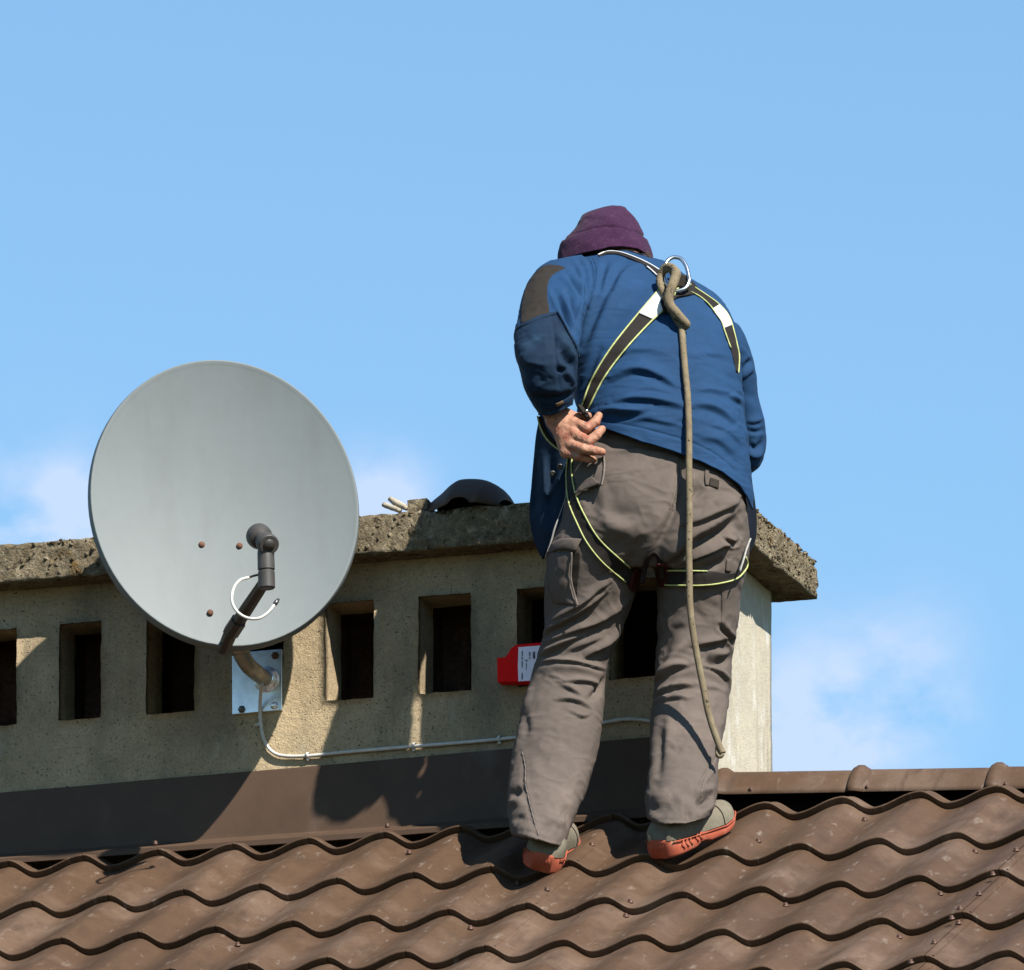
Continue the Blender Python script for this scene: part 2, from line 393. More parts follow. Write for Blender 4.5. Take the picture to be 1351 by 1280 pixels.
# screws with washers, at their places in the tile valleys and along the overlaps
sc_px = [(781, 1115), (722, 1175), (832, 1191), (826, 1210), (683, 1167), (1037, 1196), (1141, 1083), (1241, 1181), (1287, 1125), (1341, 1123), (1310, 1155),
         (1292, 1181), (1267, 1200), (1256, 1213), (1265, 1219), (1233, 1245), (1187, 1238), (1202, 1271), (1001, 1111), (314, 1248), (621, 1226), (540, 1126)]
sv, sf = lathe([(.0075, -.001), (.0075, .0010), (.0052, .0016), (.0052, .0055), (.004, .007), (.001, .0074)], (0, 0, 0), r_n, 10)
scr0 = None
for (px, py) in sc_px:
    p = on_plane(px, py, r_n*.008, r_n)
    for _ in range(3):
        s = p@r_s; p = on_plane(px, py, r_n*surf_n(p[0], s), r_n)
    if scr0 is None: scr0 = mk('screw', sv+p, sf, M_screw, roof)
    else: copy_to(scr0, roof, p+r_n*.0035)
# ridge caps
def ridge_line(x): return np.array([x, .055, .016-.052*x])
def ridge_section(x, k=1.0):
    c = ridge_line(x); V = []
    for a in np.linspace(-1, 1, 21):
        y = a*.088*k; z = (1-abs(a)**2.1)*.068*k
        if abs(a) > .93: z = -.001
        V.append(c+np.array([0, y, z+.002]))
    return V
x = .020; first = True
ci = 0
while x < 2.2:
    x1 = x+.330
    secs = []
    for (dx, k) in [(0, 1.0), (.003, 1.12), (.012, 1.19), (.022, 1.19), (.031, 1.10), (.038, 1.035)] + [(.038+(x1-x-.038+.02)*q, 1.03-.02*q) for q in np.linspace(.1, 1, 8)]:
        secs += ridge_section(x+dx, k)
    o = mk('ridge_cap', secs, grid_faces(21, 14), M_roof, roof); solidify(o, .0012)
    # fixing screws along the edge
    for q in ([.10] if ci == 0 else [.012, .05]):
        pp = ridge_line(x+q)+np.array([0, -.083, .012]); vv, ff = lathe([(.007, -.002), (.007, .001), (.005, .0016), (.005, .006), (.001, .007)], pp, (0, -.8, .6), 10)
        mk('screw', vv, ff, M_screw, roof)
    x = x1; ci += 1
# added dark deck and ridge board, blocking light in the ridge gap; far slope
mb = MB()
mb.add([roof_pt(-3.15, -3.36, -.05), roof_pt(2.05, -3.36, -.05), roof_pt(2.05, .07, -.05), roof_pt(-3.15, .07, -.05)], [[0, 1, 2, 3]])
pk = roof_pt(0, .07, -.05)
mb.add([(-3.2, pk[1], pk[2]), (2.1, pk[1], pk[2]), (2.1, pk[1]+2.6, pk[2]-1.38), (-3.2, pk[1]+2.6, pk[2]-1.38)], [[0, 1, 2, 3]])
mb.add(*box(.02, 2.1, .03, .08, -.06, .035-.052*.0))
mb.build('light_block_deck', M_deck, roof, smooth=False)
fv = []
for j, s in enumerate(np.linspace(0, 2.7, 10)):
    for i in range(160):
        xx = -3.2+5.3*i/159
        fv.append((xx, pk[1]+.03+s*math.cos(TH), pk[2]+.02-s*math.sin(TH)+float(prof(((xx-PH0)/PITCH) % 1.0))))
tag(mk('far_slope', fv, grid_faces(160, 10), M_roof, roof), 'far side of the roof falling away behind the ridge')

# ------------------------------------------------------------------ chimney
ch = empty('chimney', (-1.35, .28, -.1), 'long low rendered chimney with a row of square vents under a rough concrete cap', 'chimney')
XL, XR, YB, ZT, ZB = -2.75, 0.0, .556, .6435, -.45
VZ0, VZ1 = .317, .553
vents = [(-2.485, -2.362), (-2.262, -2.140), (-2.040, -1.917), (-1.815, -1.695), (-1.590, -1.484), (-1.371, -1.250), (-1.150, -1.030), (-.926, -.808), (-.698, -.568), (-.456, -.334), (-.231, -.110)]
def cuts(lo, hi, marks, step):
    out = []
    pts = sorted(set([lo, hi]+[m for m in marks if lo < m < hi]))
    for a, b in zip(pts[:-1], pts[1:]):
        n = max(1, int(round((b-a)/step)))
        out += [a+(b-a)*i/n for i in range(n)]
    return np.array(out+[hi])
xs = cuts(XL, XR, [v for p in vents for v in p], .022); zs = cuts(ZB, ZT, [VZ0, VZ1], .022)
bm = bmesh.new()
vg = {}
def gv_(x, y, z):
    k = (round(x, 5), round(y, 5), round(z, 5))
    if k not in vg: vg[k] = bm.verts.new((x, y, z))
    return vg[k]
def quad(a, b, c, d, mi=0):
    f = bm.faces.new((gv_(*a), gv_(*b), gv_(*c), gv_(*d))); f.smooth = True; f.material_index = mi
def is_hole(x, z): return VZ0 < z < VZ1 and any(a < x < b for a, b in vents)
for i in range(len(xs)-1):
    for j in range(len(zs)-1):
        if not is_hole((xs[i]+xs[i+1])/2, (zs[j]+zs[j+1])/2):
            quad((xs[i], 0, zs[j]), (xs[i+1], 0, zs[j]), (xs[i+1], 0, zs[j+1]), (xs[i], 0, zs[j+1]))
DY = np.linspace(0, .115, 6)
for a, b in vents:
    xx = [q for q in xs if a-1e-6 <= q <= b+1e-6]; zz = [q for q in zs if VZ0-1e-6 <= q <= VZ1+1e-6]
    for d0, d1 in zip(DY[:-1], DY[1:]):
        for z0, z1 in zip(zz[:-1], zz[1:]):
            quad((a, d0, z0), (a, d0, z1), (a, d1, z1), (a, d1, z0)); quad((b, d0, z0), (b, d1, z0), (b, d1, z1), (b, d0, z1))
        for x0, x1 in zip(xx[:-1], xx[1:]):
            quad((x0, d0, VZ0), (x0, d1, VZ0), (x1, d1, VZ0), (x1, d0, VZ0)); quad((x0, d0, VZ1), (x1, d0, VZ1), (x1, d1, VZ1), (x0, d1, VZ1))
ys = np.linspace(0, YB, 27)
for y0, y1 in zip(ys[:-1], ys[1:]):
    for z0, z1 in zip(zs[:-1], zs[1:]):
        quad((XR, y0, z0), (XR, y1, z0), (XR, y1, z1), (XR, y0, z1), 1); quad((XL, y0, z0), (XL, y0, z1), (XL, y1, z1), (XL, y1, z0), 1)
for x0, x1 in zip(xs[:-1], xs[1:]):
    for z0, z1 in zip(zs[:-1], zs[1:]): quad((x0, YB, z0), (x0, YB, z1), (x1, YB, z1), (x1, YB, z0))
for v in bm.verts:
    p = v.co.copy()
    v.co += mnoise.noise_vector(p*30)*.0016+mnoise.noise_vector(p*7+Vector((3, 1, 2)))*.0022
    if p.y < .03 and (min(abs(p.z-VZ0), abs(p.z-VZ1)) < 1e-4 and any(a-1e-4 <= p.x <= b+1e-4 for a, b in vents) or (VZ0 <= p.z <= VZ1 and min(min(abs(p.x-a), abs(p.x-b)) for a, b in vents) < 1e-4)):
        v.co += mnoise.noise_vector(p*48+Vector((7, 7, 1)))*.0026      # chipped arrises of the openings
for e in bm.edges:
    if len(e.link_faces) == 2 and e.calc_face_angle(0) > rad(40): e.smooth = False
me = bpy.data.meshes.new('wall'); bm.to_mesh(me); bm.free(); me.materials.append(M_plaster); me.materials.append(M_plaster_end)
wall = bpy.data.objects.new('wall', me); COL.objects.link(wall); wall.parent = ch; wall.location = -ch.location
# flue lining seen deep inside the vents: rough dark brickwork set back behind the render
for a, b in vents:
    mb = MB(); xm = a+(b-a)*random.uniform(.45, .6)
    y1 = .20
    mb.add(*box(a-.03, xm-.006, y1, y1+.02, VZ0-.03, VZ1+.03))
    mb.add(*box(xm+.004, b+.03, y1+.035, y1+.05, VZ0-.03, VZ1+.03))
    mb.add(*box(a-.03, b+.03, .1165, y1+.05, VZ0-.05, VZ0-.004))
    mb.add(*box(a-.03, b+.03, .1165, y1+.05, VZ1+.004, VZ1+.05))
    mb.add(*box(a-.05, a-.004, .1165, y1+.05, VZ0-.05, VZ1+.05)); mb.add(*box(b+.004, b+.05, .1165, y1+.05, VZ0-.05, VZ1+.05))
    tag(mb.build('flue_lining', M_brick, ch, smooth=False), None)
# cap slab
def slab(x0, x1, y0, y1, z0, z1, st):
    B = bmesh.new(); g = {}
    def V(x, y, z):
        k = (round(x, 5), round(y, 5), round(z, 5))
        if k not in g: g[k] = B.verts.new((x, y, z))
        return g[k]
    X = np.linspace(x0, x1, int((x1-x0)/st)+1); Y = np.linspace(y0, y1, int((y1-y0)/st)+1); Zc = np.linspace(z0, z1, int((z1-z0)/st)+1)
    for A, Bc, fn in [(X, Zc, lambda a, b: (a, y0, b)), (Y, Zc, lambda a, b: (x1, a, b)), (X, Y, lambda a, b: (a, b, z1))]:
        for i in range(len(A)-1):
            for j in range(len(Bc)-1):
                B.faces.new((V(*fn(A[i], Bc[j])), V(*fn(A[i+1], Bc[j])), V(*fn(A[i+1], Bc[j+1])), V(*fn(A[i], Bc[j+1]))))
    for A, Bc, fn in [(X, Zc, lambda a, b: (a, y1, b)), (Y, Zc, lambda a, b: (x0, a, b)), (X, Y, lambda a, b: (a, b, z0))]:
        for i in range(len(A)-1):
            for j in range(len(Bc)-1):
                B.faces.new((V(*fn(A[i], Bc[j])), V(*fn(A[i], Bc[j+1])), V(*fn(A[i+1], Bc[j+1])), V(*fn(A[i+1], Bc[j]))))
    return B
CX0, CX1, CY0, CY1, CZ0, CZ1 = -2.83, .084, -.076, .655, .6445, .738
bm = slab(CX0, CX1, CY0, CY1, CZ0, CZ1, .0095)
for v in bm.verts:
    p = v.co.copy()
    onside = (abs(p.y-CY0) < 1e-4) or (abs(p.x-CX1) < 1e-4)
    top = abs(p.z-CZ1) < 1e-4; bot = abs(p.z-CZ0) < 1e-4
    a = .0035 if not bot else .0010
    d = mnoise.noise_vector(p*55)*a + mnoise.noise_vector(p*16+Vector((9, 3, 1)))*a*1.3
    pit = max(0, mnoise.noise(p*85+Vector((5, 5, 5)))-.28)*.022
    if onside and not bot:
        if abs(p.y-CY0) < 1e-4: d.y += pit
        else: d.x -= pit
    if onside and (top or p.z > CZ1-.012):
        w = max(0, mnoise.noise(Vector((p.x*9, p.y*9, 4.4)))+.12)*.016; d.z -= w*.7
        if abs(p.y-CY0) < 1e-4: d.y += w*.6
        else: d.x -= w*.6
    if onside and (bot or p.z < CZ0+.011):
        w = max(0, mnoise.noise(Vector((p.x*14, p.y*14, 9.1)))-.05)*.016
        if abs(p.y-CY0) < 1e-4: d.y += w
        else: d.x -= w
        if not bot: d.z += w*.3
    # one deep round hole in the front face
    h = on_plane(543, 709, (0, CY0, 0), (0, 1, 0))
    if abs(p.y-CY0) < 1e-4 and abs(p.x-h[0]) < .008 and abs(p.z-h[2]) < .013: d.y += .012
    v.co += d
for f in bm.faces: f.smooth = True
for e in bm.edges:
    if len(e.link_faces) == 2 and e.calc_face_angle(0) > rad(50): e.smooth = False
me = bpy.data.meshes.new('cap_slab'); bm.to_mesh(me); bm.free(); me.materials.append(M_cap)
cap = bpy.data.objects.new('cap_slab', me); COL.objects.link(cap); cap.parent = ch; cap.location = -ch.location
# moss and crumbs along the top edges and loose grit on the faces
def blob(c, r, sq=.7):
    ico = [(0, 0, 1), (.894, 0, .447), (.276, .851, .447), (-.724, .526, .447), (-.724, -.526, .447), (.276, -.851, .447), (.724, .526, -.447), (-.276, .851, -.447), (-.894, 0, -.447), (-.276, -.851, -.447), (.724, -.526, -.447), (0, 0, -1)]
    F = [(0, 1, 2), (0, 2, 3), (0, 3, 4), (0, 4, 5), (0, 5, 1), (1, 6, 2), (2, 7, 3), (3, 8, 4), (4, 9, 5), (5, 10, 1), (6, 7, 2), (7, 8, 3), (8, 9, 4), (9, 10, 5), (10, 6, 1), (11, 7, 6), (11, 8, 7), (11, 9, 8), (11, 10, 9), (11, 6, 10)]
    V = np.array(ico)*np.random.uniform(.65, 1.25, (12, 1))*r*np.random.uniform(.7, 1.5, 3); V[:, 2] *= sq
    return V+np.asarray(c), F
mb = MB()
for _ in range(1250):
    if random.random() < .75:
        xx = random.uniform(CX0, CX1); g = mnoise.noise(Vector((xx*6, 2, 8)))
        if g < -.25: continue
        c = (xx, CY0+abs(random.gauss(.008, .012)), CZ1-.003+random.uniform(-.006, .002))
    else:
        yy = random.uniform(CY0, CY1); c = (CX1-abs(random.gauss(.006, .012)), yy, CZ1-.001+random.uniform(-.006, .002))
    mb.add(*blob(c, random.uniform(.0015, .005)))
tag(mb.build('moss', M_moss, ch), kind='stuff')
mb = MB()
for _ in range(900):
    if random.random() < .6: c = (random.uniform(CX0, CX1), CY0+.001, random.uniform(CZ0+.004, CZ1-.004))
    else: c = (CX1-.001, random.uniform(CY0, CY1), random.uniform(CZ0+.006, CZ1-.004))
    mb.add(*blob(c, random.uniform(.0016, .005), 1.2))
tag(mb.build('aggregate', M_cap, ch), kind='stuff')
# flashing round the foot of the chimney
P2 = [(-.0035, .166), (-.011, .165), (-.0125, .160), (-.0125, .012), (-.014, .002), (-.020, -.003), (-.112, -.030), (-.1165, -.034), (-.1165, -.046), (-.112, -.047)]
FX = np.linspace(XL-.02, .013, 140); V = []
for x in FX:
    for k, (y, z) in enumerate(P2):
        w = .0016*mnoise.noise(Vector((x*5, k*.3, 1)))
        tilt = -.012*(x+.6) if k < 3 else 0
        V.append((x, y+w, z+w+tilt*-1 if k < 3 else z+w))
mk('flashing', V, grid_faces(len(P2), len(FX), flip=True), M_flash, ch, auto=35)
mk('flashing_return', [(.006, -.0135, -.02), (.0125, -.0125, .166), (.0125, .012, .150), (.0125, .050, .05), (.0125, .056, -.02), (.0125, -.0125, -.02)], [[0, 5, 1], [5, 4, 3, 2, 1]], M_flash, ch, smooth=False)
for (px, py) in [(205, 1113), (511, 1090)]:
    p = on_plane(px, py, (0, -.11, 0), (0, 1, 0)); vv, ff = lathe([(.006, -.003), (.006, .001), (.0045, .002), (.0045, .006), (.001, .007)], p, (0, -.4, .9), 10)
    mk('screw', vv, ff, M_screw, ch)

# ------------------------------------------------------------------ satellite dish
az, el = rad(24), rad(4)
dn = np.array([math.sin(az)*math.cos(el), -math.cos(az)*math.cos(el), math.sin(el)])
dc = on_plane(296, 664, (0, -.325, 0), (0, 1, 0))
def dpl(px, py): return on_plane(px, py, dc, dn)
NA = 96
def dish_ring(k, depth, grow=0.0):
    a = np.linspace(0, 2*math.pi, NA, endpoint=False)
    mj = np.array([.41, .912]); mn = np.array([.912, -.41])
    e = mj[None]*(189.5+grow)*np.cos(a)[:, None]+mn[None]*(171.3+grow)*np.sin(a)[:, None]
    P = dpl(296+e[:, 0], 664+e[:, 1])
    return dc+(P-dc)*k-dn*depth
dish = empty('satellite_dish', tuple(on_plane(341, 900, (0, 0, 0), (0, 1, 0))), 'grey round satellite dish on a wall bracket against the chimney', 'satellite dish')
DEPTH = .042
V = []; ks = np.r_[np.linspace(.02, .9, 16), np.linspace(.925, .985, 5)]
for k in ks: V.append(dish_ring(k, DEPTH*(1-k*k)))
for g, d in [(0.9, -.0012), (1.8, -.0012), (2.6, .001), (3.4, .006), (4.2, .013), (4.8, .021), (4.6, .026), (2.5, .027)]: V.append(dish_ring(1.0, d, g))
for k in ks[::-1]: V.append(dish_ring(k*.99, DEPTH*(1-k*k)+.012))
V = np.concatenate(V); nr = len(V)//NA
F = grid_faces(NA, nr, True)+[list(range(NA))[::-1], list(range((nr-1)*NA, nr*NA))]
refl = mk('reflector', V, F, M_dish, dish)
for (px, py) in [(268, 712), (318, 713.5), (278, 806)]:
    p = dpl(px, py); k = .55; q = p-dn*DEPTH*.62
    vv, ff = lathe([(.0075, -.012), (.0075, .002), (.0055, .0045), (.001, .0055)], dpl(px, py)-dn*(DEPTH*(1-((np.linalg.norm(p-dc)/.325)**2))), dn, 14)
    mk('rivet', vv, ff, M_bolt, dish)
Vd = float(depthV(dc))
vb = float(depthV(dpl(303, 843)))
# feed arm: square tube from below the rim forward and up to the feed head
A0 = pix(295, 858, vb+.03); A1 = pix(304, 836, vb-.035); A2 = pix(349, 768, vb-.235)
arm_p = np.array([A0, A1, A1+(A2-A1)*.5, A2])
vv, ff = tube(arm_p, [.0165, .0175, .017, .015], 8, flat=.85)
arm = mk('feed_arm', vv, ff, M_armm, dish, auto=30)
vv, ff = tube([A1+(A2-A1)*.02, A1+(A2-A1)*.26], [.0205, .0205], 8, flat=.9)
mk('arm_clamp', vv, ff, M_armm, dish, auto=30)
vl = vb-.245
ax_up = pix(351, 705, vl)-pix(353, 777, vl-.0); ax_up /= np.linalg.norm(ax_up)
lb = pix(352, 777, vl)
lnb = empty('lnb', tuple(lb), None, None)
lnb.parent = dish; lnb.location = Vector(lb)-dish.location
del lnb
bpy.data.objects.remove(bpy.data.objects['lnb'])
vv, ff = lathe([(.0165, 0), (.0195, .003), (.0195, .040), (.0175, .042), (.0175, .044), (.0200, .046), (.0195, .085), (.016, .118), (.012, .128)], lb, ax_up, 20)
lnbo = mk('feed_head', vv, ff, M_lnb, dish, auto=40)
hc = lb+ax_up*.112
fd = (dc-dn*.02)-hc; fd /= np.linalg.norm(fd)
vv, ff = lathe([(.012, -.030), (.022, -.030), (.0245, -.027), (.0245, -.004), (.018, .000), (.018, .030), (.026, .034), (.030, .046), (.030, .058), (.027, .062), (.012, .060)], hc, fd, 26)
mk('feed_horn', vv, ff, M_lnb, lnbo, auto=40)
vv, ff = lathe([(.0125, -.033), (.0135, -.0315), (.0135, -.029)], hc, fd, 18)
mk('badge', vv, ff, M_armm, lnbo)
# loose white tail of cable looping round the arm
P = [(328, 762, vl+.02), (316, 766, vl-.01), (308, 777, vl-.02), (306, 793, vl-.03), (312, 806, vl-.035), (325, 815, vl-.04), (341, 816, vl-.04), (354, 808, vl-.035), (362, 798, vl-.03)]
pp = spline([pix(*p) for p in P], 40); vv, ff = tube(pp, .0036, 10); pig = mk('tail_cable', vv, ff, M_cable, dish)
d = pp[-1]-pp[-4]; vv, ff = lathe([(.0035, 0), (.0052, .001), (.0052, .012), (.0036, .013), (.0034, .018)], pp[-1], d, 12); mk('plug', vv, ff, M_bolt2, pig)
pp = spline([pix(*p) for p in [(350, 758, vl+.005), (338, 759, vl+.01), (328, 762, vl+.02), (322, 763, vl+.01)]], 14); vv, ff = tube(pp, .0028, 8); mk('dark_lead', vv, ff, M_armm, dish)
# wall plate, flange, pipe and bolts
W0 = lambda px, py, y=0.0: on_plane(px, py, (0, y, 0), (0, 1, 0))
c4 = [W0(308, 944), W0(373.5, 938), W0(373.5, 857.5), W0(308, 863)]
pl = MB(); q = np.array(c4); fr = q+np.array([0, -.010, 0]); bk = q+np.array([0, .003, 0])
pl.add(np.concatenate([fr, bk]), [[0, 1, 2, 3], [7, 6, 5, 4], [0, 4, 5, 1], [1, 5, 6, 2], [2, 6, 7, 3], [3, 7, 4, 0]])
plate = pl.build('wall_plate', M_galv, dish, smooth=False)
b = plate.modifiers.new('edge', 'BEVEL'); b.width = .0012; b.segments = 2
pc = W0(352, 897, -.010)
vv, ff = lathe([(.031, -.001), (.031, .003), (.026, .007), (.0225, .012), (.0215, .016)], pc, (0, -1, 0), 30); mk('flange', vv, ff, M_galv, plate)
for (px, py, m) in [(363, 865, M_bolt), (319, 936, M_bolt2), (362, 931, M_galv), (321, 868, M_bolt2)]:
    vv, ff = lathe([(.0095, -.001), (.0095, .0018), (.0068, .002), (.0068, .0075), (.004, .009), (.001, .0095)], W0(px, py, -.010), (0, -1, 0), 6 if m is not M_galv else 16); mk('bolt', vv, ff, m, plate)
back = dc-dn*.075
pp = spline([pc, pc+np.array([-.004, -.06, .002]), pc+np.array([-.010, -.115, .012]), pc+np.array([-.018, -.145, .04]), pc+np.array([-.02, -.155, .09]), (pc+np.array([-.02, -.155, .30]))], 40)
vv, ff = tube(pp, .0195, 20); mk('mast_pipe', vv, ff, M_pipe, dish)
vv, ff = tube(pp[14:18], .0222, 20); mk('pipe_collar', vv, ff, M_pipe, dish)
# clamp block behind the reflector ties it to the mast
top = pp[-6]; mb = MB(); mb.add(*tube([top+np.array([0, .03, -.05]), top+np.array([0, .03, .07])], .03, 8)); mb.add(*tube([top, dc-dn*.105], .03, 8))
mb.add(*tube([A0, A0*.5+top*.5+np.array([0, .0, -.02]), top+np.array([0, 0, -.04])], .012, 8))
mk('rear_clamp', *mb.get(), M_armm, dish)

# ------------------------------------------------------------------ cable clipped along the chimney
cp = [(346, 903, -.10), (344, 915, -.05), (343, 935, -.016), (344, 955, -.009), (348, 975, -.008), (357, 990, -.008), (371, 997, -.008), (405, 997.5, -.008), (450, 993, -.008), (545, 985, -.008), (620, 979, -.008), (690, 972, -.008), (730, 966, -.008), (775, 958, -.008), (805, 952, -.008), (830, 949, -.008), (870, 955, -.008), (905, 975, -.008)]
pp = spline([W0(a, b_, y) for a, b_, y in cp], 140)
vv, ff = tube(pp, .0042, 10)
cab = mk('coax_cable', vv, ff, M_cable); tag(cab, 'thin white cable clipped along the chimney wall below the vents', 'cable')
for (px, py) in [(344.5, 957), (407, 997.5), (547, 985), (660, 975.5)]:
    mb = MB(); c = W0(px, py, 0); hor = px > 350
    a = np.array([.0036, 0, 0]) if hor else np.array([0, 0, .0036])
    bdir = np.array([0, 0, 1.]) if hor else np.array([1., 0, 0])
    arc = [c+bdir*.0065*math.cos(t)+np.array([0, -.006-.0072*math.sin(t), 0]) for t in np.linspace(0, math.pi, 9)]
    arc = [c+bdir*.0065+np.array([0, .001, 0])]+arc+[c-bdir*.0065+np.array([0, .001, 0])]
    V = []
    for p in arc: V += [p-a, p+a]
    mb.add(V, grid_faces(2, len(arc)))
    mb.add(*lathe([(.004, 0), (.0042, .006), (.0025, .0075), (.0005, .0078)], c-bdir*.0095, (0, -1, 0), 10))
    o = mb.build('cable_clip', M_cable, cab); 
    m = o.modifiers.new('thick', 'SOLIDIFY'); m.thickness = .001

# ------------------------------------------------------------------ things lying on the cap and in a vent
def captop(px, py, y): return on_plane(px, py, (0, y, 0), (0, 1, 0))
# bent dark metal ridge cap, lying arched on the slab
sil = np.array([(571, 668), (580, 661), (592, 653), (604, 643), (612, 638.5), (622, 636.5), (636, 636.5), (648, 639), (658, 644), (665, 650), (670, 657), (673, 664)], float)
V = []; nsec = 13
sp = spline(np.c_[sil, np.zeros(len(sil))], 40)[:, :2]
yc = .02
for (px, py) in sp:
    topP = captop(px, py, yc); h = max(topP[2]-CZ1, .002); w = .05+.075*min(1, (px-571)/45.)*(1 if px < 655 else max(.35, 1-(px-655)/26.))
    notch = .016*max(0, 1-((px-632)/14.)**2)**.5 if abs(px-632) < 14 else 0
    for a in np.linspace(-1, 1, nsec):
        z = h*(1-abs(a)**2.4)
        if a < 0: z = max(z, notch)
        V.append((topP[0]+.03*a*w/.1*.3, yc+a*w, CZ1+.004+z))
rc = mk('ridge_cap_offcut', V, grid_faces(nsec, 40, flip=True), M_flash); solidify(rc, .002)
tag(rc, 'dark arched metal ridge piece lying on top of the chimney cap', 'ridge cap')
# broken lump of concrete
bx0, bx1 = captop(540.5, 668, -.02), captop(565.5, 667, -.02)
bm = slab(bx0[0], bx1[0], -.035, .02, CZ1-.002, captop(552, 658.5, -.035)[2], .006)
for v in bm.verts: v.co += mnoise.noise_vector(v.co*70)*.0035
me = bpy.data.meshes.new('concrete_lump'); bm.to_mesh(me); bm.free(); me.materials.append(M_cap)
o = bpy.data.objects.new('concrete_lump', me); COL.objects.link(o); tag(o, 'small square lump of concrete on the cap left of the dark metal piece', 'rubble')
for (p0, p1, r, lab) in [((514, 658), (537, 671), .0075, 'upper pale stick of mortar leaning on the cap beside the dish'), ((506, 666), (528, 674), .0065, 'lower pale stick of mortar lying on the cap beside the dish'), ((563, 668.5), (577, 669.5), .006, 'short pale mortar scrap between the concrete lump and the dark metal piece')]:
    a, b_ = captop(*p0, -.01), captop(*p1, -.035)
    if p0[0] == 563: b_ = captop(*p1, -.01)
    pp = np.linspace(a, b_, 7); pp[:, 2] = np.maximum(pp[:, 2], CZ1+.004)
    vv, ff = tube(pp, [r*.8, r, r*1.1, r, r*.95, r, r*.8], 9); vv = vv+np.array([mnoise.noise_vector(Vector(q)*120) for q in vv])*.0022
    tag(mk('mortar_stick', vv, ff, M_stick), lab, 'rubble', 'pale mortar scraps on the chimney cap')
# red plastic holder with a printed paper label, hanging in front of the vent sill
out = [(655.5, 868), (666, 867), (670, 862), (674, 855), (681, 850.5), (712, 847.5), (735, 846), (735, 899), (656, 900)]
y0 = -.045
fr = np.array([W0(px, py, y0) for px, py in out]); bk = fr+np.array([0, .035, 0]); n = len(out)
rt = mk('red_holder', np.concatenate([fr, bk]), [list(range(n))[::-1], list(range(n, 2*n))]+[[i, (i+1) % n, n+(i+1) % n, n+i] for i in range(n)], M_red, smooth=False)
bv = rt.modifiers.new('edge', 'BEVEL'); bv.width = .002; bv.segments = 2
tag(rt, 'red plastic holder with a white printed label hanging at the vent beside the man\'s knee', 'label holder')
# small hook that hangs it on the vent sill
lab = [W0(px, py, y0-.0022) for px, py in [(684, 899), (683.2, 880), (684, 854), (709, 852), (733, 850), (733, 896)]]
lo = mk('paper_label', lab, [[0, 1, 2, 3, 4, 5][::-1]], M_label, rt, smooth=False)
mb = MB()
def ink(px0, py0, px1, py1):
    mb.add([W0(px0, py0, y0-.0034), W0(px1, py0, y0-.0034), W0(px1, py1, y0-.0034), W0(px0, py1, y0-.0034)], [[0, 1, 2, 3]])
rr = random.Random(3)
for (cx, wid, runs) in [(688.8, 1.9, [(859, 865), (867, 870), (872.5, 880), (888, 896)]), (694.3, 1.3, [(872, 884)]), (698.8, 2.0, [(860, 866), (867.5, 869)]), (704.5, 3.4, [(860, 869)]), (707.5, 1.6, [(874, 890)])]:
    for (a, b_) in runs:
        y = a
        while y < b_:
            hgt = rr.uniform(.7, 1.5); ink(cx-wid/2+rr.uniform(0, .4), y, cx+wid/2-rr.uniform(0, .5), y+hgt*.75); y += hgt
ink(692.3, 870.6, 696.3, 871.5)
mb.build('printing', M_ink, lo, smooth=False)

# ------------------------------------------------------------------ person
VIEW = cF
foot_mid = roof_pt(-.1, -.45, .03)
man = empty('person', tuple(foot_mid), 'person in blue jacket and purple hat leaning over the chimney with back turned', 'person')

def loft_px(rows, nu=160, nv=120, p=2.2, y0=None, y1=None, top=None, hem=None, caps=True):
    """closed tube of rings; each row: photo y, left x, right x, centre depth V, near half depth [, far half depth]"""
    rows = [list(r)+([r[4]] if len(r) == 5 else []) for r in rows]
    y0 = rows[0][0] if y0 is None else y0; y1 = rows[-1][0] if y1 is None else y1
    a = np.linspace(0, 2*math.pi, nu, endpoint=False)
    s = np.sign(np.cos(a))*np.abs(np.cos(a))**(2/p); w = np.sign(np.sin(a))*np.abs(np.sin(a))**(2/p)
    ts = np.linspace(0, 1, nv); V = []
    tp = np.full(nu, y0) if top is None else np.interp(s, *top)
    hm = np.full(nu, y1) if hem is None else np.interp(s, *hem)
    for t in ts:
        y = tp*(1-t)+hm*t
        yq = np.clip(y, rows[0][0], rows[-1][0])
        Lx, Rx, Vc, Hn, Hf = interp_rows_vec(rows, yq)
        px = (Lx+Rx)/2+s*(Rx-Lx)/2
        V.append(pix(px, y, Vc-np.where(w > 0, Hn, Hf)*w))
    V = np.concatenate(V)
    F = grid_faces(nu, nv, True)
    if caps: F = F+[list(range(nu))[::-1], list(range((nv-1)*nu, nv*nu))]
    # outward orientation
    i = (nv//2)*nu+nu//4
    f = [q for q in (grid_faces(nu, nv, True)[(nv//2)*nu+nu//4],)][0]
    n = np.cross(V[f[1]]-V[f[0]], V[f[2]]-V[f[0]])
    if n@VIEW > 0: F = [q[::-1] for q in F]
    return V, F
def interp_rows_vec(rows, y):
    R = np.asarray(rows, float); x = R[:, 0]; out = []
    k = np.clip(np.searchsorted(x, y, side='right')-1, 0, len(x)-2)
    h = x[k+1]-x[k]; s = np.clip((y-x[k])/h, 0, 1)
    for c in range(1, R.shape[1]):
        v = R[:, c]; m = np.gradient(v, x)
        out.append((2*s**3-3*s**2+1)*v[k]+(s**3-2*s**2+s)*h*m[k]+(-2*s**3+3*s**2)*v[k+1]+(s**3-s**2)*h*m[k+1])
    return out

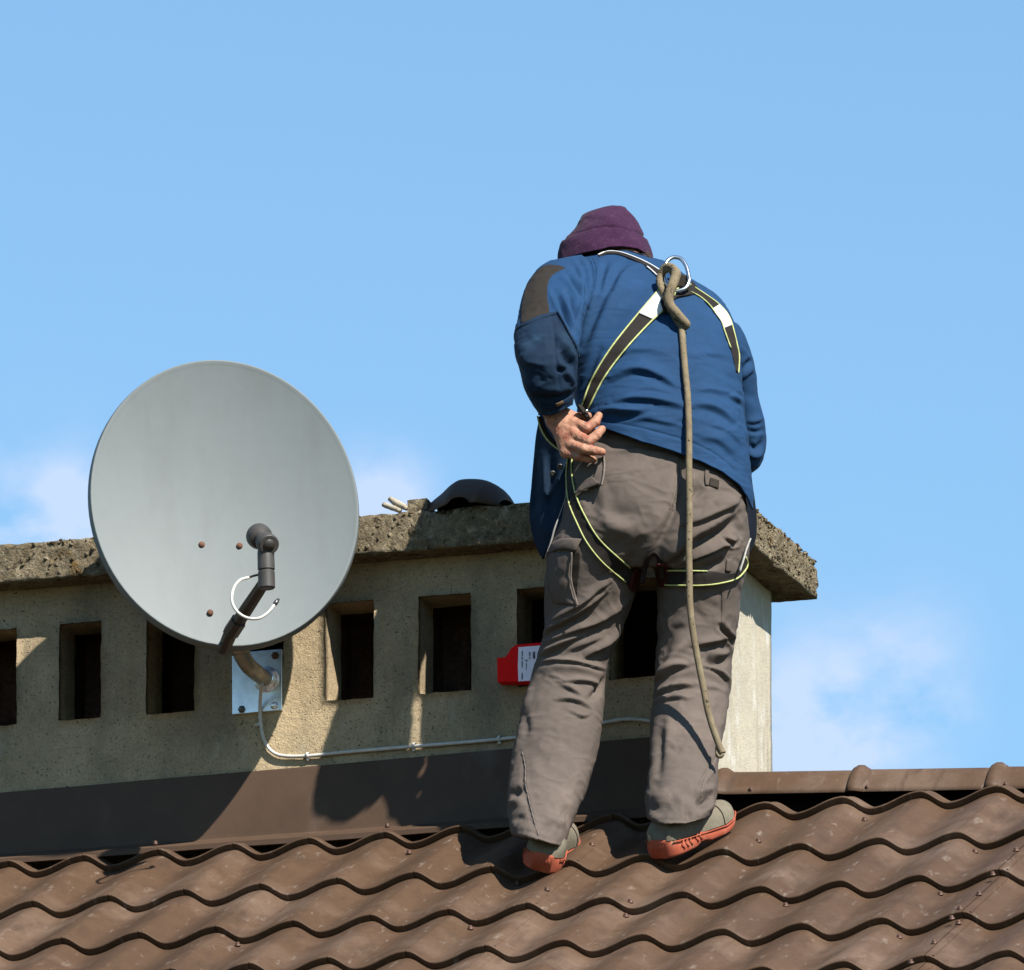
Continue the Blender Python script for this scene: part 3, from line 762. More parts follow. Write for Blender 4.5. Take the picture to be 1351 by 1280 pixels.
def fold_field(px, py, folds):
    """sum of hand-placed folds (pts in photo pixels, width px, height mm, kind) at the given pixels -> metres"""
    D = np.zeros(len(px))
    for (pts, w, amp, kind) in folds:
        C = spline(np.c_[np.array(pts, float), np.zeros(len(pts))], max(8, 6*len(pts)))[:, :2]
        lo = C.min(0)-4*w; hi = C.max(0)+4*w
        I = np.where((px > lo[0]) & (px < hi[0]) & (py > lo[1]) & (py < hi[1]))[0]
        if not len(I): continue
        P = np.c_[px[I], py[I]]
        best = np.full(len(I), 1e9); sgn = np.zeros(len(I)); par = np.zeros(len(I))
        n = len(C)-1
        for k in range(n):
            a = C[k]; d = C[k+1]-a; l2 = d@d+1e-9
            t = np.clip(((P-a)@d)/l2, 0, 1); q = P-(a+t[:, None]*d); dist = np.hypot(q[:, 0], q[:, 1])
            m = dist < best
            best[m] = dist[m]; sgn[m] = np.sign(d[0]*q[m, 1]-d[1]*q[m, 0]); par[m] = (k+t[m])/n
        taper = np.clip(np.sin(math.pi*np.clip(par, .03, .97)), 0, 1)**.6
        u = best/w
        if kind == 'g': prof_ = -np.exp(-u*u)
        elif kind == 'r': prof_ = np.exp(-u*u)
        elif kind == 'c':      # sharp crease with a soft swell on each side
            prof_ = -.9*np.exp(-(1.5*u)**2)+.45*np.exp(-((u-1.3)*1.4)**2)
        else:                  # 's' pleat: swells on the left-hand (upper) side, drops sharply across the line
            su = u*sgn
            prof_ = np.where(su < 0, np.exp(-(su*.85)**2), -.6*np.exp(-(su*1.1)**2)+1.6*np.exp(-(su*2.1)**2))
        D[I] += amp*.001*prof_*taper
    return D
def noise_disp(V, scale, amp, stretch=(1, 1, 1), off=0., ridged=False):
    st = np.asarray(stretch); o = Vector((off, off*.7, -off))
    out = np.empty(len(V))
    for i, p in enumerate(V):
        q = Vector(p*st*scale)+o
        q2 = q+mnoise.noise_vector(q*.6)*.7
        n = mnoise.noise(q2)*.7+mnoise.noise(q2*2.1)*.3
        out[i] = (1-abs(n)*2.2)-.55 if ridged else n
    return out*amp
def apply_disp(V, F, folds=(), noises=(), limit=None):
    Q = [f for f in F if len(f) == 4]
    n = nrm(V, Q); 
    px, py = proj(V)
    face = np.clip(-(n@VIEW)*2.2, 0, 1)
    d = fold_field(px, py, folds)*face
    for args in noises: d = d+noise_disp(V, *args)
    if limit is not None: d = d*limit(px, py)
    return V+n*d[:, None]
def remesh(V, F, vox, it=4):
    me = bpy.data.meshes.new('tmp'); me.from_pydata(np.asarray(V).tolist(), [], [list(map(int, f)) for f in F]); me.update()
    o = bpy.data.objects.new('tmp', me); COL.objects.link(o)
    m = o.modifiers.new('r', 'REMESH'); m.mode = 'VOXEL'; m.voxel_size = vox
    dg = bpy.context.evaluated_depsgraph_get(); ev = o.evaluated_get(dg); em = ev.to_mesh()
    v = np.empty(len(em.vertices)*3); em.vertices.foreach_get('co', v); v = v.reshape(-1, 3)
    f = [list(p.vertices) for p in em.polygons]
    ev.to_mesh_clear(); bpy.data.objects.remove(o); bpy.data.meshes.remove(me)
    if it: v = smooth_verts(v, f, it, .5)
    return v, f
def bvh_of(items):
    mb = MB()
    for V, F in items: mb.add(V, F)
    v, f = mb.get()
    return BVHTree.FromPolygons([tuple(p) for p in v], f)
CAMV = Vector(CAM)
def cast(bvh, px, py):
    d = Vector(ray(px, py)).normalized()
    h = bvh.ray_cast(CAMV, d, 100)
    return None if h[0] is None else float(depthV(np.array(h[0])))
def drape(bvh, PX, PY, lift, smooth=2, fill=None):
    """PX,PY arrays (m,n) of photo pixels -> points resting on the cloth below, lifted towards the viewer"""
    m, n = PX.shape; D = np.full((m, n), np.nan)
    for i in range(m):
        for j in range(n):
            v = cast(bvh, PX[i, j], PY[i, j])
            if v is not None and v < .1: D[i, j] = v
    if fill is not None: D[np.isnan(D)] = fill
    for _ in range(60):
        bad = np.isnan(D)
        if not bad.any(): break
        P = np.pad(D, 1, constant_values=np.nan)
        st = np.stack([P[:-2, 1:-1], P[2:, 1:-1], P[1:-1, :-2], P[1:-1, 2:]])
        with np.errstate(all='ignore'):
            cnt = (~np.isnan(st)).sum(0); av = np.nansum(st, 0)/np.maximum(cnt, 1)
        D[bad & (cnt > 0)] = av[bad & (cnt > 0)]
    D0 = D.copy()
    for _ in range(smooth):
        P = np.pad(D, 1, mode='edge')
        D = (P[:-2, 1:-1]+P[2:, 1:-1]+P[1:-1, :-2]+P[1:-1, 2:]+2*D)/6
        D = np.minimum(D, D0)
    return pix(PX, PY, D-lift)
def ribbon_px(edgeA, edgeB, ns, nc):
    A = spline(np.c_[np.array(edgeA, float), np.zeros(len(edgeA))], ns)[:, :2]; B = spline(np.c_[np.array(edgeB, float), np.zeros(len(edgeB))], ns)[:, :2]
    t = np.linspace(0, 1, nc)[None, :, None]
    G = A[:, None]*(1-t)+B[:, None]*t
    return G[..., 0], G[..., 1]
def sheet(name, P, m, parent, thick=.0015, **k):
    ns, nc = P.shape[:2]
    V = P.reshape(-1, 3); F = grid_faces(nc, ns)
    n = np.cross(V[F[0][1]]-V[F[0][0]], V[F[0][2]]-V[F[0][0]])
    tot = sum(np.cross(V[f[1]]-V[f[0]], V[f[2]]-V[f[0]])@VIEW for f in F[::max(1, len(F)//50)])
    if tot > 0: F = [f[::-1] for f in F]
    o = mk(name, V, F, m, parent, **k); solidify(o, thick, -1.0); return o

# ---- jacket: body of the coat
hem_s = ([-1.0, -.79, -.55, -.29, -.05, .16, .40, .62, .82, .93, 1.0], [553, 562, 571, 582, 590, 598, 608, 620, 638, 655, 672])
top_s = ([-1, -.7, -.3, .1, .5, 1], [338, 331, 329, 330, 334, 343])
torso_rows = [  # y, L, R, Vc, near, far
    (326, 800, 842, .010, .045, .05), (333, 776, 858, -.006, .065, .07), (341, 756, 870, -.025, .085, .09), (352, 744, 888, -.05, .105, .10),
    (366, 738, 909, -.075, .125, .11), (382, 737, 936, -.10, .14, .12), (402, 739, 957, -.12, .15, .13), (425, 744, 969, -.14, .155, .13),
    (450, 748, 975, -.165, .160, .13), (485, 753, 978, -.19, .163, .13), (520, 758, 980, -.21, .163, .13), (560, 764, 985, -.235, .160, .125),
    (600, 770, 989, -.250, .152, .12), (640, 775, 993, -.262, .145, .12), (690, 778, 997, -.268, .14, .12)]
tV, tF = loft_px(torso_rows, 300, 210, 2.25, top=top_s, hem=hem_s, caps=False)
TF = [
 ([(806, 497), (825, 490), (845, 488), (868, 495), (893, 509)], 8, 7, 's'),
 ([(800, 470), (830, 462), (860, 461), (895, 470)], 10, 2.6, 's'),
 ([(820, 520), (850, 512), (880, 516), (896, 522)], 8, 2.4, 's'),
 ([(806, 533), (825, 528), (850, 528), (880, 532), (905, 538)], 8, 8, 's'),
 ([(789, 546), (805, 543), (825, 545), (845, 544), (856, 539)], 7, 9, 's'),
 ([(826, 556), (850, 552), (880, 557), (902, 561)], 6, 3, 's'),
 ([(912, 535), (932, 536), (952, 543), (972, 560)], 8, 6, 's'),
 ([(915, 515), (940, 513), (965, 520)], 9, 3, 's'),
 ([(962, 522), (970, 527), (980, 533)], 5, 6, 's'),
 ([(915, 470), (940, 466), (970, 472)], 8, 2, 's'),
 ([(905, 436), (922, 426), (938, 410)], 9, 2.5, 'g'),
 ([(828, 344), (814, 360), (803, 378), (792, 402), (780, 430), (768, 458)], 7, 5, 'c'),
 ([(800, 345), (796, 362), (790, 385), (780, 410)], 6, 3.5, 'c'),
 ([(860, 356), (840, 352), (823, 362), (812, 380)], 7, 4, 's'),
 ([(850, 375), (832, 395), (815, 420), (795, 452)], 12, 3, 'g'),
 ([(792, 462), (778, 490), (768, 515), (763, 535)], 6, 4, 'c'),
 ([(785, 498), (775, 512), (765, 530)], 4, 2.5, 'c'),
 ([(800, 505), (815, 498), (830, 490)], 6, 3, 's'),
 ([(890, 560), (905, 556), (915, 560)], 5, 2, 'c'),
 ([(925, 575), (950, 582), (972, 600)], 8, 3, 's'), ([(930, 558), (955, 566), (978, 584)], 7, 2.5, 's'),
 ([(797, 557), (825, 560), (850, 565), (900, 579), (940, 596), (966, 616), (985, 645)], 1.6, 1.5, 'g'),
 ([(775, 550), (800, 552), (850, 560), (900, 574), (940, 590), (970, 612), (990, 645)], 9, 1.6, 'g'),
 ([(800, 572), (850, 586), (900, 603), (940, 622), (975, 650)], 7, -2.5, 'g'),
 ([(835, 440), (860, 420), (880, 412)], 10, 2.5, 'g'), ([(930, 445), (945, 470), (950, 500)], 9, 2, 'g'),
 ([(860, 600), (845, 575)], 6, 1.5, 'g'), ([(920, 615), (912, 590)], 6, 1.6, 'g'), ([(952, 630), (940, 605)], 6, 1.6, 'g')]
TF = [(a, w*1.0, h*1.8, k) for a, w, h, k in TF]
tV = apply_disp(tV, tF, TF, [((7), .0050, (1, 1, 2.4), 3.), ((17), .0022, (.6, 1, 2.2), 8., True)])
JB = (tV, tF)
jacket = mk('jacket', tV, tF, None, man, mats=[M_jacket, M_lining])
solidify(jacket, .004, -1.0); sd = jacket.modifiers[0]; sd.material_offset = 1; sd.material_offset_rim = 0
# ---- sleeves
lrows = [(338, 741, 768, -.045, .03), (342, 731, 776, -.052, .052), (350, 715, 785, -.075, .075), (362, 703, 789, -.115, .095), (380, 693, 786, -.175, .103), (402, 687, 778, -.245, .105), (425, 682, 770, -.310, .102),
         (434, 680, 768, -.332, .100), (450, 678, 765, -.362, .096), (470, 681, 763, -.383, .090), (490, 687, 761.5, -.388, .084), (510, 691, 760, -.380, .075), (525, 697, 757, -.370, .066), (536, 704, 755, -.360, .057), (545, 710, 753, -.352, .048)]
lV, lF = loft_px(lrows, 170, 150, 2.2, top=([-1, 0, 1], [344, 338, 336]), hem=([-1, -.4, .2, 1], [548, 548, 541, 534]))
LFo = [
 ([(761, 340), (770, 355), (774, 375), (775, 395)], 4, 5, 'c'), ([(766, 345), (772, 362), (774, 380)], 2.5, 3, 'r'),
 ([(746, 361), (754, 370), (763, 382), (769, 392)], 4, 7, 'g'), ([(741, 362), (750, 373), (760, 386), (768, 398)], 3.5, 4, 'r'),
 ([(754, 352), (764, 361), (771, 374)], 3.5, 5, 'g'),
 ([(725, 384), (732, 400), (741, 418), (750, 438), (759, 455)], 3, 5.5, 'r'),
 ([(731, 386), (741, 405), (750, 424), (758, 444)], 4.6, 8.5, 'g'),
 ([(742, 386), (749, 404), (757, 424), (763, 437)], 2.6, 4.5, 'r'),
 ([(748, 387), (756, 404), (763, 420), (766, 436)], 4.2, 7.5, 'g'),
 ([(768, 398), (765.5, 412), (768, 428)], 2.5, 4, 'r'),
 ([(731, 440), (741, 451), (751, 465), (759, 478)], 4.5, 5.5, 'r'),
 ([(741, 462), (749, 473), (758, 487)], 4.2, 6.5, 'g'),
 ([(737, 476), (748, 492), (758, 508)], 4, 4.5, 'r'),
 ([(735, 486), (741, 489), (747, 488)], 3.2, 4.5, 'g'),
 ([(728, 414), (731, 440), (733, 470), (737, 500), (738, 515)], 1.8, 1.6, 'g'),
 ([(695, 500), (715, 512), (740, 515), (757, 511)], 6, 3, 'r'),
 ([(700, 521), (720, 527), (745, 523), (757, 517)], 4.2, 5, 'g'),
 ([(690, 505), (700, 515), (712, 522)], 5, 3.5, 's'), ([(686, 468), (698, 478), (712, 482)], 7, 2.5, 's'), ([(690, 448), (705, 455), (720, 452)], 8, 2, 'g'),
 ([(702, 365), (697, 385), (694, 405)], 6, 1.5, 'g'), ([(715, 480), (712, 495), (716, 508)], 6, 2, 'g')]
LFo = [(a, w*1.05, h*2.2, k) for a, w, h, k in LFo]
lV = apply_disp(lV, lF, LFo, [((11), .0045, (1, 1, 1.6), 5.), ((24), .002, (1, 1, 1.5), 2., True)], limit=lambda px, py: np.clip((546-py)/10, 0.1, 1))
cen = np.array([lV[f].mean(0) for f in [np.array(q) for q in lF]]); cx, cy = proj(cen)
def below(px, py):
    yl = np.interp(px, [678, 735, 759, 766, 800], [434, 411.5, 455, 474, 700]); return py > yl
fm = np.where(below(cx, cy), 1, 0)
sleeve = mk('sleeve', lV, lF, None, man, mats=[M_jacket, M_sleeve], fmat=fm.tolist())
rrows = [(420, 948, 958, -.05, .02), (426, 942, 970, -.052, .05), (437, 940, 979, -.05, .07), (455, 946, 987, -.04, .082), (475, 950, 994, -.02, .085), (500, 954, 998, .0, .082), (530, 958, 1002, .02, .078), (560, 962, 1009, .035, .075), (590, 966, 1010.5, .045, .068), (608, 971, 1006, .05, .06), (617, 976, 1001, .052, .05), (624, 981, 992, .052, .03)]
rV, rF = loft_px(rrows, 120, 120, 2.2)
RFo = [([(982, 452), (990, 462), (997, 470)], 5, 5, 'c'), ([(980, 490), (988, 478), (996, 476)], 5, 6, 'c'), ([(978, 500), (990, 490), (999, 488)], 6, 4, 's'), ([(985, 556), (997, 556), (1008, 552)], 5, 5, 's'), ([(986, 568), (998, 570), (1009, 566)], 4, 4, 'c'),
       ([(987, 586), (997, 592), (1008, 582)], 6, 7, 'c'), ([(985, 600), (996, 604), (1006, 598)], 4, 6, 's'), ([(980, 520), (994, 522), (1003, 518)], 7, 3, 'g')]
rV = apply_disp(rV, rF, RFo, [((13), .004, (1, 1, 1.8), 1.)])
rs = mk('sleeve', rV, rF, M_jacket, man)
# ---- open front panels hanging from the coat on either side
def panel(name, rows, m, parent, folds, curve=.015, thick=.004, nu=60, nv=90):
    R = np.asarray(rows, float); ys = np.linspace(R[0, 0], R[-1, 0], nv); G = []
    Lx, Rx, V0, V1 = interp_rows_vec(rows, ys)
    t = np.linspace(0, 1, nu)
    PX = Lx[:, None]*(1-t)+Rx[:, None]*t; PY = np.repeat(ys[:, None], nu, 1)
    VV = V0[:, None]*(1-t)+V1[:, None]*t-curve*np.sin(math.pi*t)[None]
    D = fold_field(PX.ravel(), PY.ravel(), folds).reshape(PX.shape)
    P = pix(PX, PY, VV-D*1.2)
    nn = noise_disp(P.reshape(-1, 3), 16, .006, (1, 1, .6), 4.).reshape(PX.shape)
    P = pix(PX, PY, VV-D*1.2-nn)
    return sheet(name, P, m, parent, thick)
panel('front_panel', [(548, 712, 748, -.20, -.25), (575, 707, 756, -.19, -.26), (600, 704.5, 760, -.18, -.26), (640, 701, 760, -.17, -.255), (675, 698.5, 752, -.165, -.25), (700, 701, 738, -.165, -.24), (715, 705, 731, -.165, -.22), (728, 710, 723, -.165, -.20), (738, 715.5, 718, -.165, -.17)], M_sleeve, jacket,
      [([(716, 600), (717, 630), (718, 660)], 5, 10, 'r'), ([(724, 655), (732, 640), (738, 628)], 4, 8, 'r'), ([(708, 610), (706, 650), (705, 690)], 5, 8, 'g'), ([(728, 600), (728, 640), (724, 690)], 6, 9, 'g')])
pr = panel('front_panel', [(610, 970, 990, -.20, -.16), (640, 974, 993, -.21, -.16), (660, 978, 996, -.22, -.16), (690, 983, 998.5, -.225, -.17), (712, 986, 997, -.225, -.18), (728, 988.5, 991, -.22, -.2)], M_lining, jacket, [([(990, 650), (991, 690)], 4, 5, 'g')])
# press studs and the loose cuff strap
for (px, py, V) in [(729, 625, -.235), (739, 616, -.25)]:
    vv, ff = lathe([(.0075, 0), (.0075, .0015), (.005, .003), (.0035, .0022), (.0005, .0022)], pix(px, py, V-.012), -VIEW, 14); mk('press_stud', vv, ff, M_armm, jacket)
# ---- trousers
pel = [(566, 776, 958, -.245, .105), (580, 764, 966, -.248, .115), (600, 753, 974, -.250, .128), (625, 749, 981, -.253, .142), (650, 747, 984, -.256, .156), (680, 742, 986, -.258, .164), (706, 734, 989, -.258, .158), (728, 727, 989, -.255, .138), (748, 724, 986, -.252, .108)]
ll = [(690, 738, 868, -.258, .128), (720, 724, 862, -.255, .130), (745, 720.5, 853, -.248, .124), (762, 719, 846, -.240, .119), (780, 719, 839, -.231, .114), (800, 719, 833, -.221, .108), (820, 718.5, 826, -.212, .103), (840, 716, 818, -.205, .099), (860, 710, 809, -.201, .096), (880, 703.5, 801.5, -.202, .094), (900, 698, 799, -.210, .094), (930, 690, 797, -.228, .094), (960, 683, 793, -.250, .094), (1000, 675, 786.5, -.281, .093), (1040, 671, 774, -.322, .096), (1070, 669.5, 762, -.358, .104), (1095, 673, 753, -.384, .112), (1112, 677, 747, -.396, .116)]
rl = [(690, 866, 988, -.256, .122), (720, 863, 990, -.252, .125), (745, 862, 988, -.246, .121), (765, 865, 983, -.240, .115), (785, 866.5, 977, -.233, .110), (810, 866, 975, -.226, .104), (840, 865.5, 970, -.222, .099), (865, 864.5, 967, -.224, .096), (885, 863.5, 965.5, -.232, .095), (905, 863, 963.5, -.245, .094), (930, 861, 961, -.268, .093), (960, 858, 957, -.302, .092), (1000, 855.5, 949, -.352, .092), (1030, 853.5, 946, -.392, .095), (1055, 851, 944, -.424, .099), (1075, 852, 939, -.446, .103), (1090, 856, 934, -.458, .106)]
mb = MB()
mb.add(*loft_px(pel, 120, 60, 2.4)); mb.add(*loft_px(ll, 110, 110, 2.15, hem=([-1, -.5, 0, .5, 1], [1103, 1105, 1109, 1115, 1119]))); mb.add(*loft_px(rl, 110, 110, 2.15, hem=([-1, -.6, 0, .6, 1], [1080, 1088, 1088, 1086, 1077])))
pV, pF = remesh(*mb.get(), .0031, 12)
PF = [
 # left thigh
 ([(724, 822), (742, 812), (765, 797), (788, 778), (806, 766)], 7, 7, 's'),
 ([(714, 841), (730, 829), (752, 816), (776, 799), (800, 780)], 7, 9, 's'),
 ([(713, 852), (735, 843), (757, 833), (785, 822), (812, 806), (833, 788)], 7, 8, 's'),
 ([(712, 866), (730, 857), (752, 845), (770, 836)], 6, 8, 's'),
 ([(768, 868), (785, 858), (803, 846), (819, 832)], 7, 8, 's'),
 ([(745, 860), (770, 850), (795, 838)], 7, 4, 's'),
 ([(711, 874), (733, 872), (760, 874), (784, 880), (801, 884)], 4, 6, 's'),
 ([(716, 884), (735, 880), (760, 881), (785, 888), (800, 895)], 6, 4, 'r'),
 ([(740, 900), (765, 899), (783, 902), (797, 906)], 4, 5, 's'),
 ([(720, 890), (735, 893), (748, 900)], 4, 3, 's'), ([(738, 902), (752, 908), (768, 918)], 5, 4, 's'),
 ([(734, 923), (752, 923), (768, 928), (778, 934)], 4.5, 5, 's'), ([(755, 940), (768, 946), (777, 943)], 4, 4, 's'),
 ([(776, 922), (786, 915), (796, 902), (803, 888)], 5, 8, 'g'),
 ([(690, 940), (694, 960), (690, 975)], 6, 4, 'g'), ([(700, 905), (695, 920), (690, 935)], 5, 5, 'r'),
 ([(686, 990), (690, 1010), (690, 1030), (695, 1055), (701, 1080), (708, 1104)], 2.0, 2.6, 'g'),
 ([(690, 990), (694, 1012), (694, 1032), (699, 1056), (705, 1080), (712, 1104)], 3.0, 1.6, 'r'),
 ([(672, 1050), (680, 1046), (688, 1040)], 5, 6, 'g'), ([(672, 1060), (684, 1058), (690, 1052)], 5, 6, 'r'), ([(674, 1085), (684, 1078), (692, 1080)], 5, 4, 'g'),
 ([(712, 1096), (730, 1088), (745, 1095)], 6, 5, 'g'), ([(720, 1078), (735, 1086), (748, 1082)], 7, 4, 'r'), ([(740, 1060), (750, 1075), (752, 1095)], 6, 4, 'g'),
 ([(705, 990), (715, 1000), (730, 1000)], 8, 2.5, 'g'), ([(735, 975), (750, 985), (755, 1000)], 9, 2.5, 'g'), ([(700, 1010), (715, 1022), (735, 1020)], 10, 3, 'r'),
 # seat
 ([(795, 668), (812, 676), (830, 678), (846, 672)], 15, 6, 'g'), ([(800, 640), (830, 628), (862, 612)], 17, 5, 'r'), ([(770, 640), (780, 660), (790, 680)], 10, 4, 'g'),
 ([(780, 700), (805, 716), (830, 718), (850, 705)], 16, 5, 'g'), ([(790, 672), (812, 694), (838, 700)], 12, 4, 'r'),
 ([(899, 602), (898, 630), (895, 655), (886, 682), (874, 708), (864, 735)], 7, 9, 'g'),
 ([(895, 603), (893, 630), (890, 655), (880, 682)], 3, 2, 'r'),
 ([(846, 715), (835, 735), (820, 752), (800, 760)], 9, 5, 'g'),
 ([(795, 590), (830, 588), (870, 593), (905, 602)], 2.0, 3, 'g'), ([(795, 596), (830, 594), (870, 599)], 3, 2, 'r'),
 # right hip and thigh
 ([(911, 656), (920, 648), (928, 640)], 7, 8, 'g'), ([(905, 640), (912, 632), (920, 628)], 8, 4, 'r'),
 ([(906, 692), (925, 686), (945, 677), (962, 669), (972, 660)], 8, 10, 's'), ([(940, 668), (955, 664), (968, 668)], 7, 7, 'r'),
 ([(890, 722), (905, 711), (925, 701), (948, 688), (972, 670)], 9, 8, 'r'),
 ([(913, 716), (930, 711), (948, 702), (962, 692), (974, 680)], 7, 11, 'g'),
 ([(874, 742), (888, 730), (905, 717), (915, 712)], 7, 8, 's'),
 ([(888, 745), (905, 736), (930, 728), (952, 720), (975, 716)], 6, 9, 's'),
 ([(880, 752), (900, 745), (930, 737), (950, 728)], 7, 6, 'r'), ([(955, 712), (968, 718), (975, 714)], 4, 7, 'c'), ([(970, 690), (978, 700), (980, 712)], 6, 5, 'g'),
 ([(925, 752), (945, 744), (958, 735)], 6, 6, 'g'),
 ([(915, 625), (912, 650), (905, 680)], 2.0, 2.2, 'g'), ([(930, 648), (928, 665), (920, 685)], 2.0, 2.0, 'g'),
 ([(951, 775), (951, 800), (950, 825)], 2.2, 3, 'g'), ([(955, 775), (955, 800), (955, 822)], 2.0, 1.5, 'r'),
 ([(950, 826), (956, 836), (966, 848), (970, 855)], 5, 9, 'c'),
 ([(918, 853), (930, 850), (945, 846), (957, 842)], 6, 9, 's'), ([(930, 868), (942, 876), (960, 870)], 6, 7, 'g'), ([(940, 862), (952, 864), (962, 858)], 5, 5, 'r'),
 ([(866, 888), (876, 884), (885, 874), (897, 858), (910, 846)], 6, 6, 'r'), ([(872, 870), (880, 850), (890, 835), (905, 825)], 7, 4, 'g'),
 ([(864, 898), (878, 890), (892, 881), (910, 878)], 6, 9, 's'), ([(925, 880), (942, 884), (958, 896), (962, 905)], 4, 6, 's'), ([(895, 886), (925, 886), (950, 896)], 6, 3, 'r'),
 ([(864, 917), (878, 911), (895, 906), (915, 904)], 5, 7, 's'), ([(862, 929), (876, 924), (890, 921), (910, 922)], 5, 5, 's'), ([(925, 906), (945, 908), (958, 914)], 5, 3, 's'),
 ([(875, 955), (872, 975), (868, 1000), (866, 1030)], 8, 6, 'g'), ([(882, 945), (880, 965), (876, 990)], 7, 4, 'r'), ([(880, 986), (890, 990), (900, 986)], 5, 2.5, 'g'),
 ([(942, 1000), (935, 1015), (926, 1030), (922, 1050)], 2.4, 3, 'g'), ([(947, 1000), (940, 1016), (931, 1032), (927, 1050)], 3, 2.5, 'r'),
 ([(905, 1062), (908, 1075), (912, 1086)], 5, 4, 'g'), ([(890, 1050), (900, 1060), (905, 1075)], 7, 3.5, 'r'), ([(920, 1052), (930, 1060), (938, 1052)], 7, 9, 'g'), ([(915, 1045), (928, 1044), (942, 1040)], 5, 5, 'r'), ([(930, 1070), (938, 1064), (944, 1056)], 5, 6, 'r'),
 ([(858, 1050), (872, 1052), (885, 1045)], 8, 5, 'r'), ([(856, 1066), (870, 1070), (885, 1062)], 8, 5, 'g'), ([(858, 1084), (880, 1082), (905, 1083), (930, 1078)], 3, 2, 'g'), ([(680, 1096), (700, 1098), (725, 1108), (745, 1112)], 3, 2, 'g')]
PF = [(a, max(w*.95, 2.6 if h < 3.2 else 3.8), h*(2.0 if h > 3.2 else 1.2), k) for a, w, h, k in PF]
pV = apply_disp(pV, pF, PF, [((8), .0055, (1, 1, 1.3), 2.), ((19), .0026, (1, 1, 1.5), 6., True)], limit=lambda px, py: np.clip((py-560)/25, 0.2, 1))
pV = smooth_verts(pV, pF, 1, .4)
trous = mk('trousers', pV, pF, M_trous, man)
CLOTH = bvh_of([(tV, tF), (lV, [f for f in lF if len(f) == 4]), (pV, pF)])
TBV = bvh_of([(pV, pF)]); JBV = bvh_of([(tV, tF)]); SBV = bvh_of([(lV, [f for f in lF if len(f) == 4])])

def patch_poly(name, edgeA, edgeB, m, parent, bvh, lift, thick, ns=24, nc=14, smooth=3, puff=0.0):
    PX, PY = ribbon_px(edgeA, edgeB, ns, nc)
    P = drape(bvh, PX, PY, lift, smooth)
    if puff:
        a = np.sin(math.pi*np.linspace(0, 1, ns))[:, None]**.5*np.sin(math.pi*np.linspace(0, 1, nc))[None]**.5
        P = P-(a*puff)[..., None]*VIEW
    return sheet(name, P, m, parent, thick)
# shoulder patch and its stitched edge
patch_poly('shoulder_patch', [(737, 350), (719, 350), (704, 362), (695, 375), (690, 392), (687, 410), (687, 427)], [(746, 353), (736, 358), (726, 366), (722, 378), (722, 392), (724, 404), (725, 413)], M_patch, sleeve, SBV, .0032, .0025, 60, 26, 2)
patch_poly('seam', [(734, 410.5), (741, 422), (750, 439), (759.5, 456), (764, 472)], [(736, 410.5), (743, 421), (752, 438), (761, 455), (765.5, 471)], M_sleeve, sleeve, SBV, .0035, .003, 40, 3, 2)
for dx_ in (0, 4.5):
    patch_poly('seam', [(774+dx_, 335), (782+dx_, 352), (781.5+dx_, 372), (776+dx_, 392), (768+dx_, 416)], [(775+dx_, 335), (783+dx_, 352), (782.5+dx_, 372), (777+dx_, 392), (769+dx_, 416)], M_jacket, jacket, CLOTH, .0022, .002, 50, 3, 2)
patch_poly('flap_edge', [(679.5, 434), (686, 428), (700, 421), (715, 415), (733, 411)], [(680, 436), (687, 431), (700, 425), (715, 419), (734, 414)], M_sleeve, sleeve, SBV, .004, .003, 24, 4, 2)
patch_poly('cuff', [(711, 533), (725, 537), (742, 529), (756, 521)], [(714, 546), (726, 548), (742, 541), (756, 534)], M_sleeve, sleeve, SBV, .004, .003, 20, 8, 2)
patch_poly('cuff_strap', [(733, 533), (738, 531), (742, 528.5)], [(735, 537), (740, 534.5), (744, 531)], mat('tan_tab', (.20, .11, .05), .8), sleeve, SBV, .009, .002, 8, 5, 2)
# trouser pockets, flaps, tabs
patch_poly('pocket', [(721, 728), (721, 745), (722, 765), (726, 785), (734, 797)], [(753, 730), (752, 748), (752, 765), (756, 782), (760, 798)], M_trous, trous, TBV, .004, .004, 26, 16, 3, .006)
patch_poly('pocket_gusset', [(754, 729), (754, 748), (754.5, 765), (758, 782)], [(765, 727), (765, 745), (763, 762), (761, 784)], M_patch, trous, TBV, .0012, .001, 20, 8, 1)
patch_poly('pocket_edge', [(753, 729), (752, 748), (752, 765), (756, 782), (761, 799)], [(755, 729), (754.3, 748), (754.3, 765), (758, 781), (763, 798)], M_seam, trous, TBV, .010, .002, 24, 3, 3)
patch_poly('pocket_flap', [(727, 717), (740, 711), (753, 710), (767, 711)], [(722.5, 730), (736, 725), (748, 725), (759.5, 727)], M_trous, trous, TBV, .010, .004, 20, 9, 3, .003)
patch_poly('fastener_tab', [(937.5, 630), (949, 634)], [(935.5, 640), (948, 644.5)], M_patch, trous, TBV, .004, .002, 8, 8, 3)
patch_poly('belt_loop', [(931, 617), (930, 628), (931, 640)], [(936, 618), (935, 629), (935, 640)], M_trous, trous, TBV, .005, .003, 10, 4, 3)
patch_poly('loop_tab', [(959, 738), (958, 754)], [(966, 738), (965, 755)], M_trous, trous, TBV, .005, .003, 8, 5, 3)
# pulled-out holster pocket under the hand
patch_poly('holster_pocket', [(795, 600), (797, 612), (795.5, 626), (793, 640)], [(788, 604), (788, 616), (783, 630), (778, 640)], M_trous, trous, TBV, .016, .004, 18, 8, 4)
patch_poly('holster_pocket', [(781, 629), (774, 632), (766, 640), (757, 651)], [(791, 637), (782, 642), (772, 645), (758, 652)], M_trous, trous, TBV, .018, .003, 18, 8, 4)
patch_poly('holster_edge', [(797, 600), (798.5, 612), (797, 628), (794, 641)], [(795, 600), (796.3, 612), (794.8, 628), (792.5, 640)], M_seam, trous, TBV, .021, .003, 18, 3, 4)
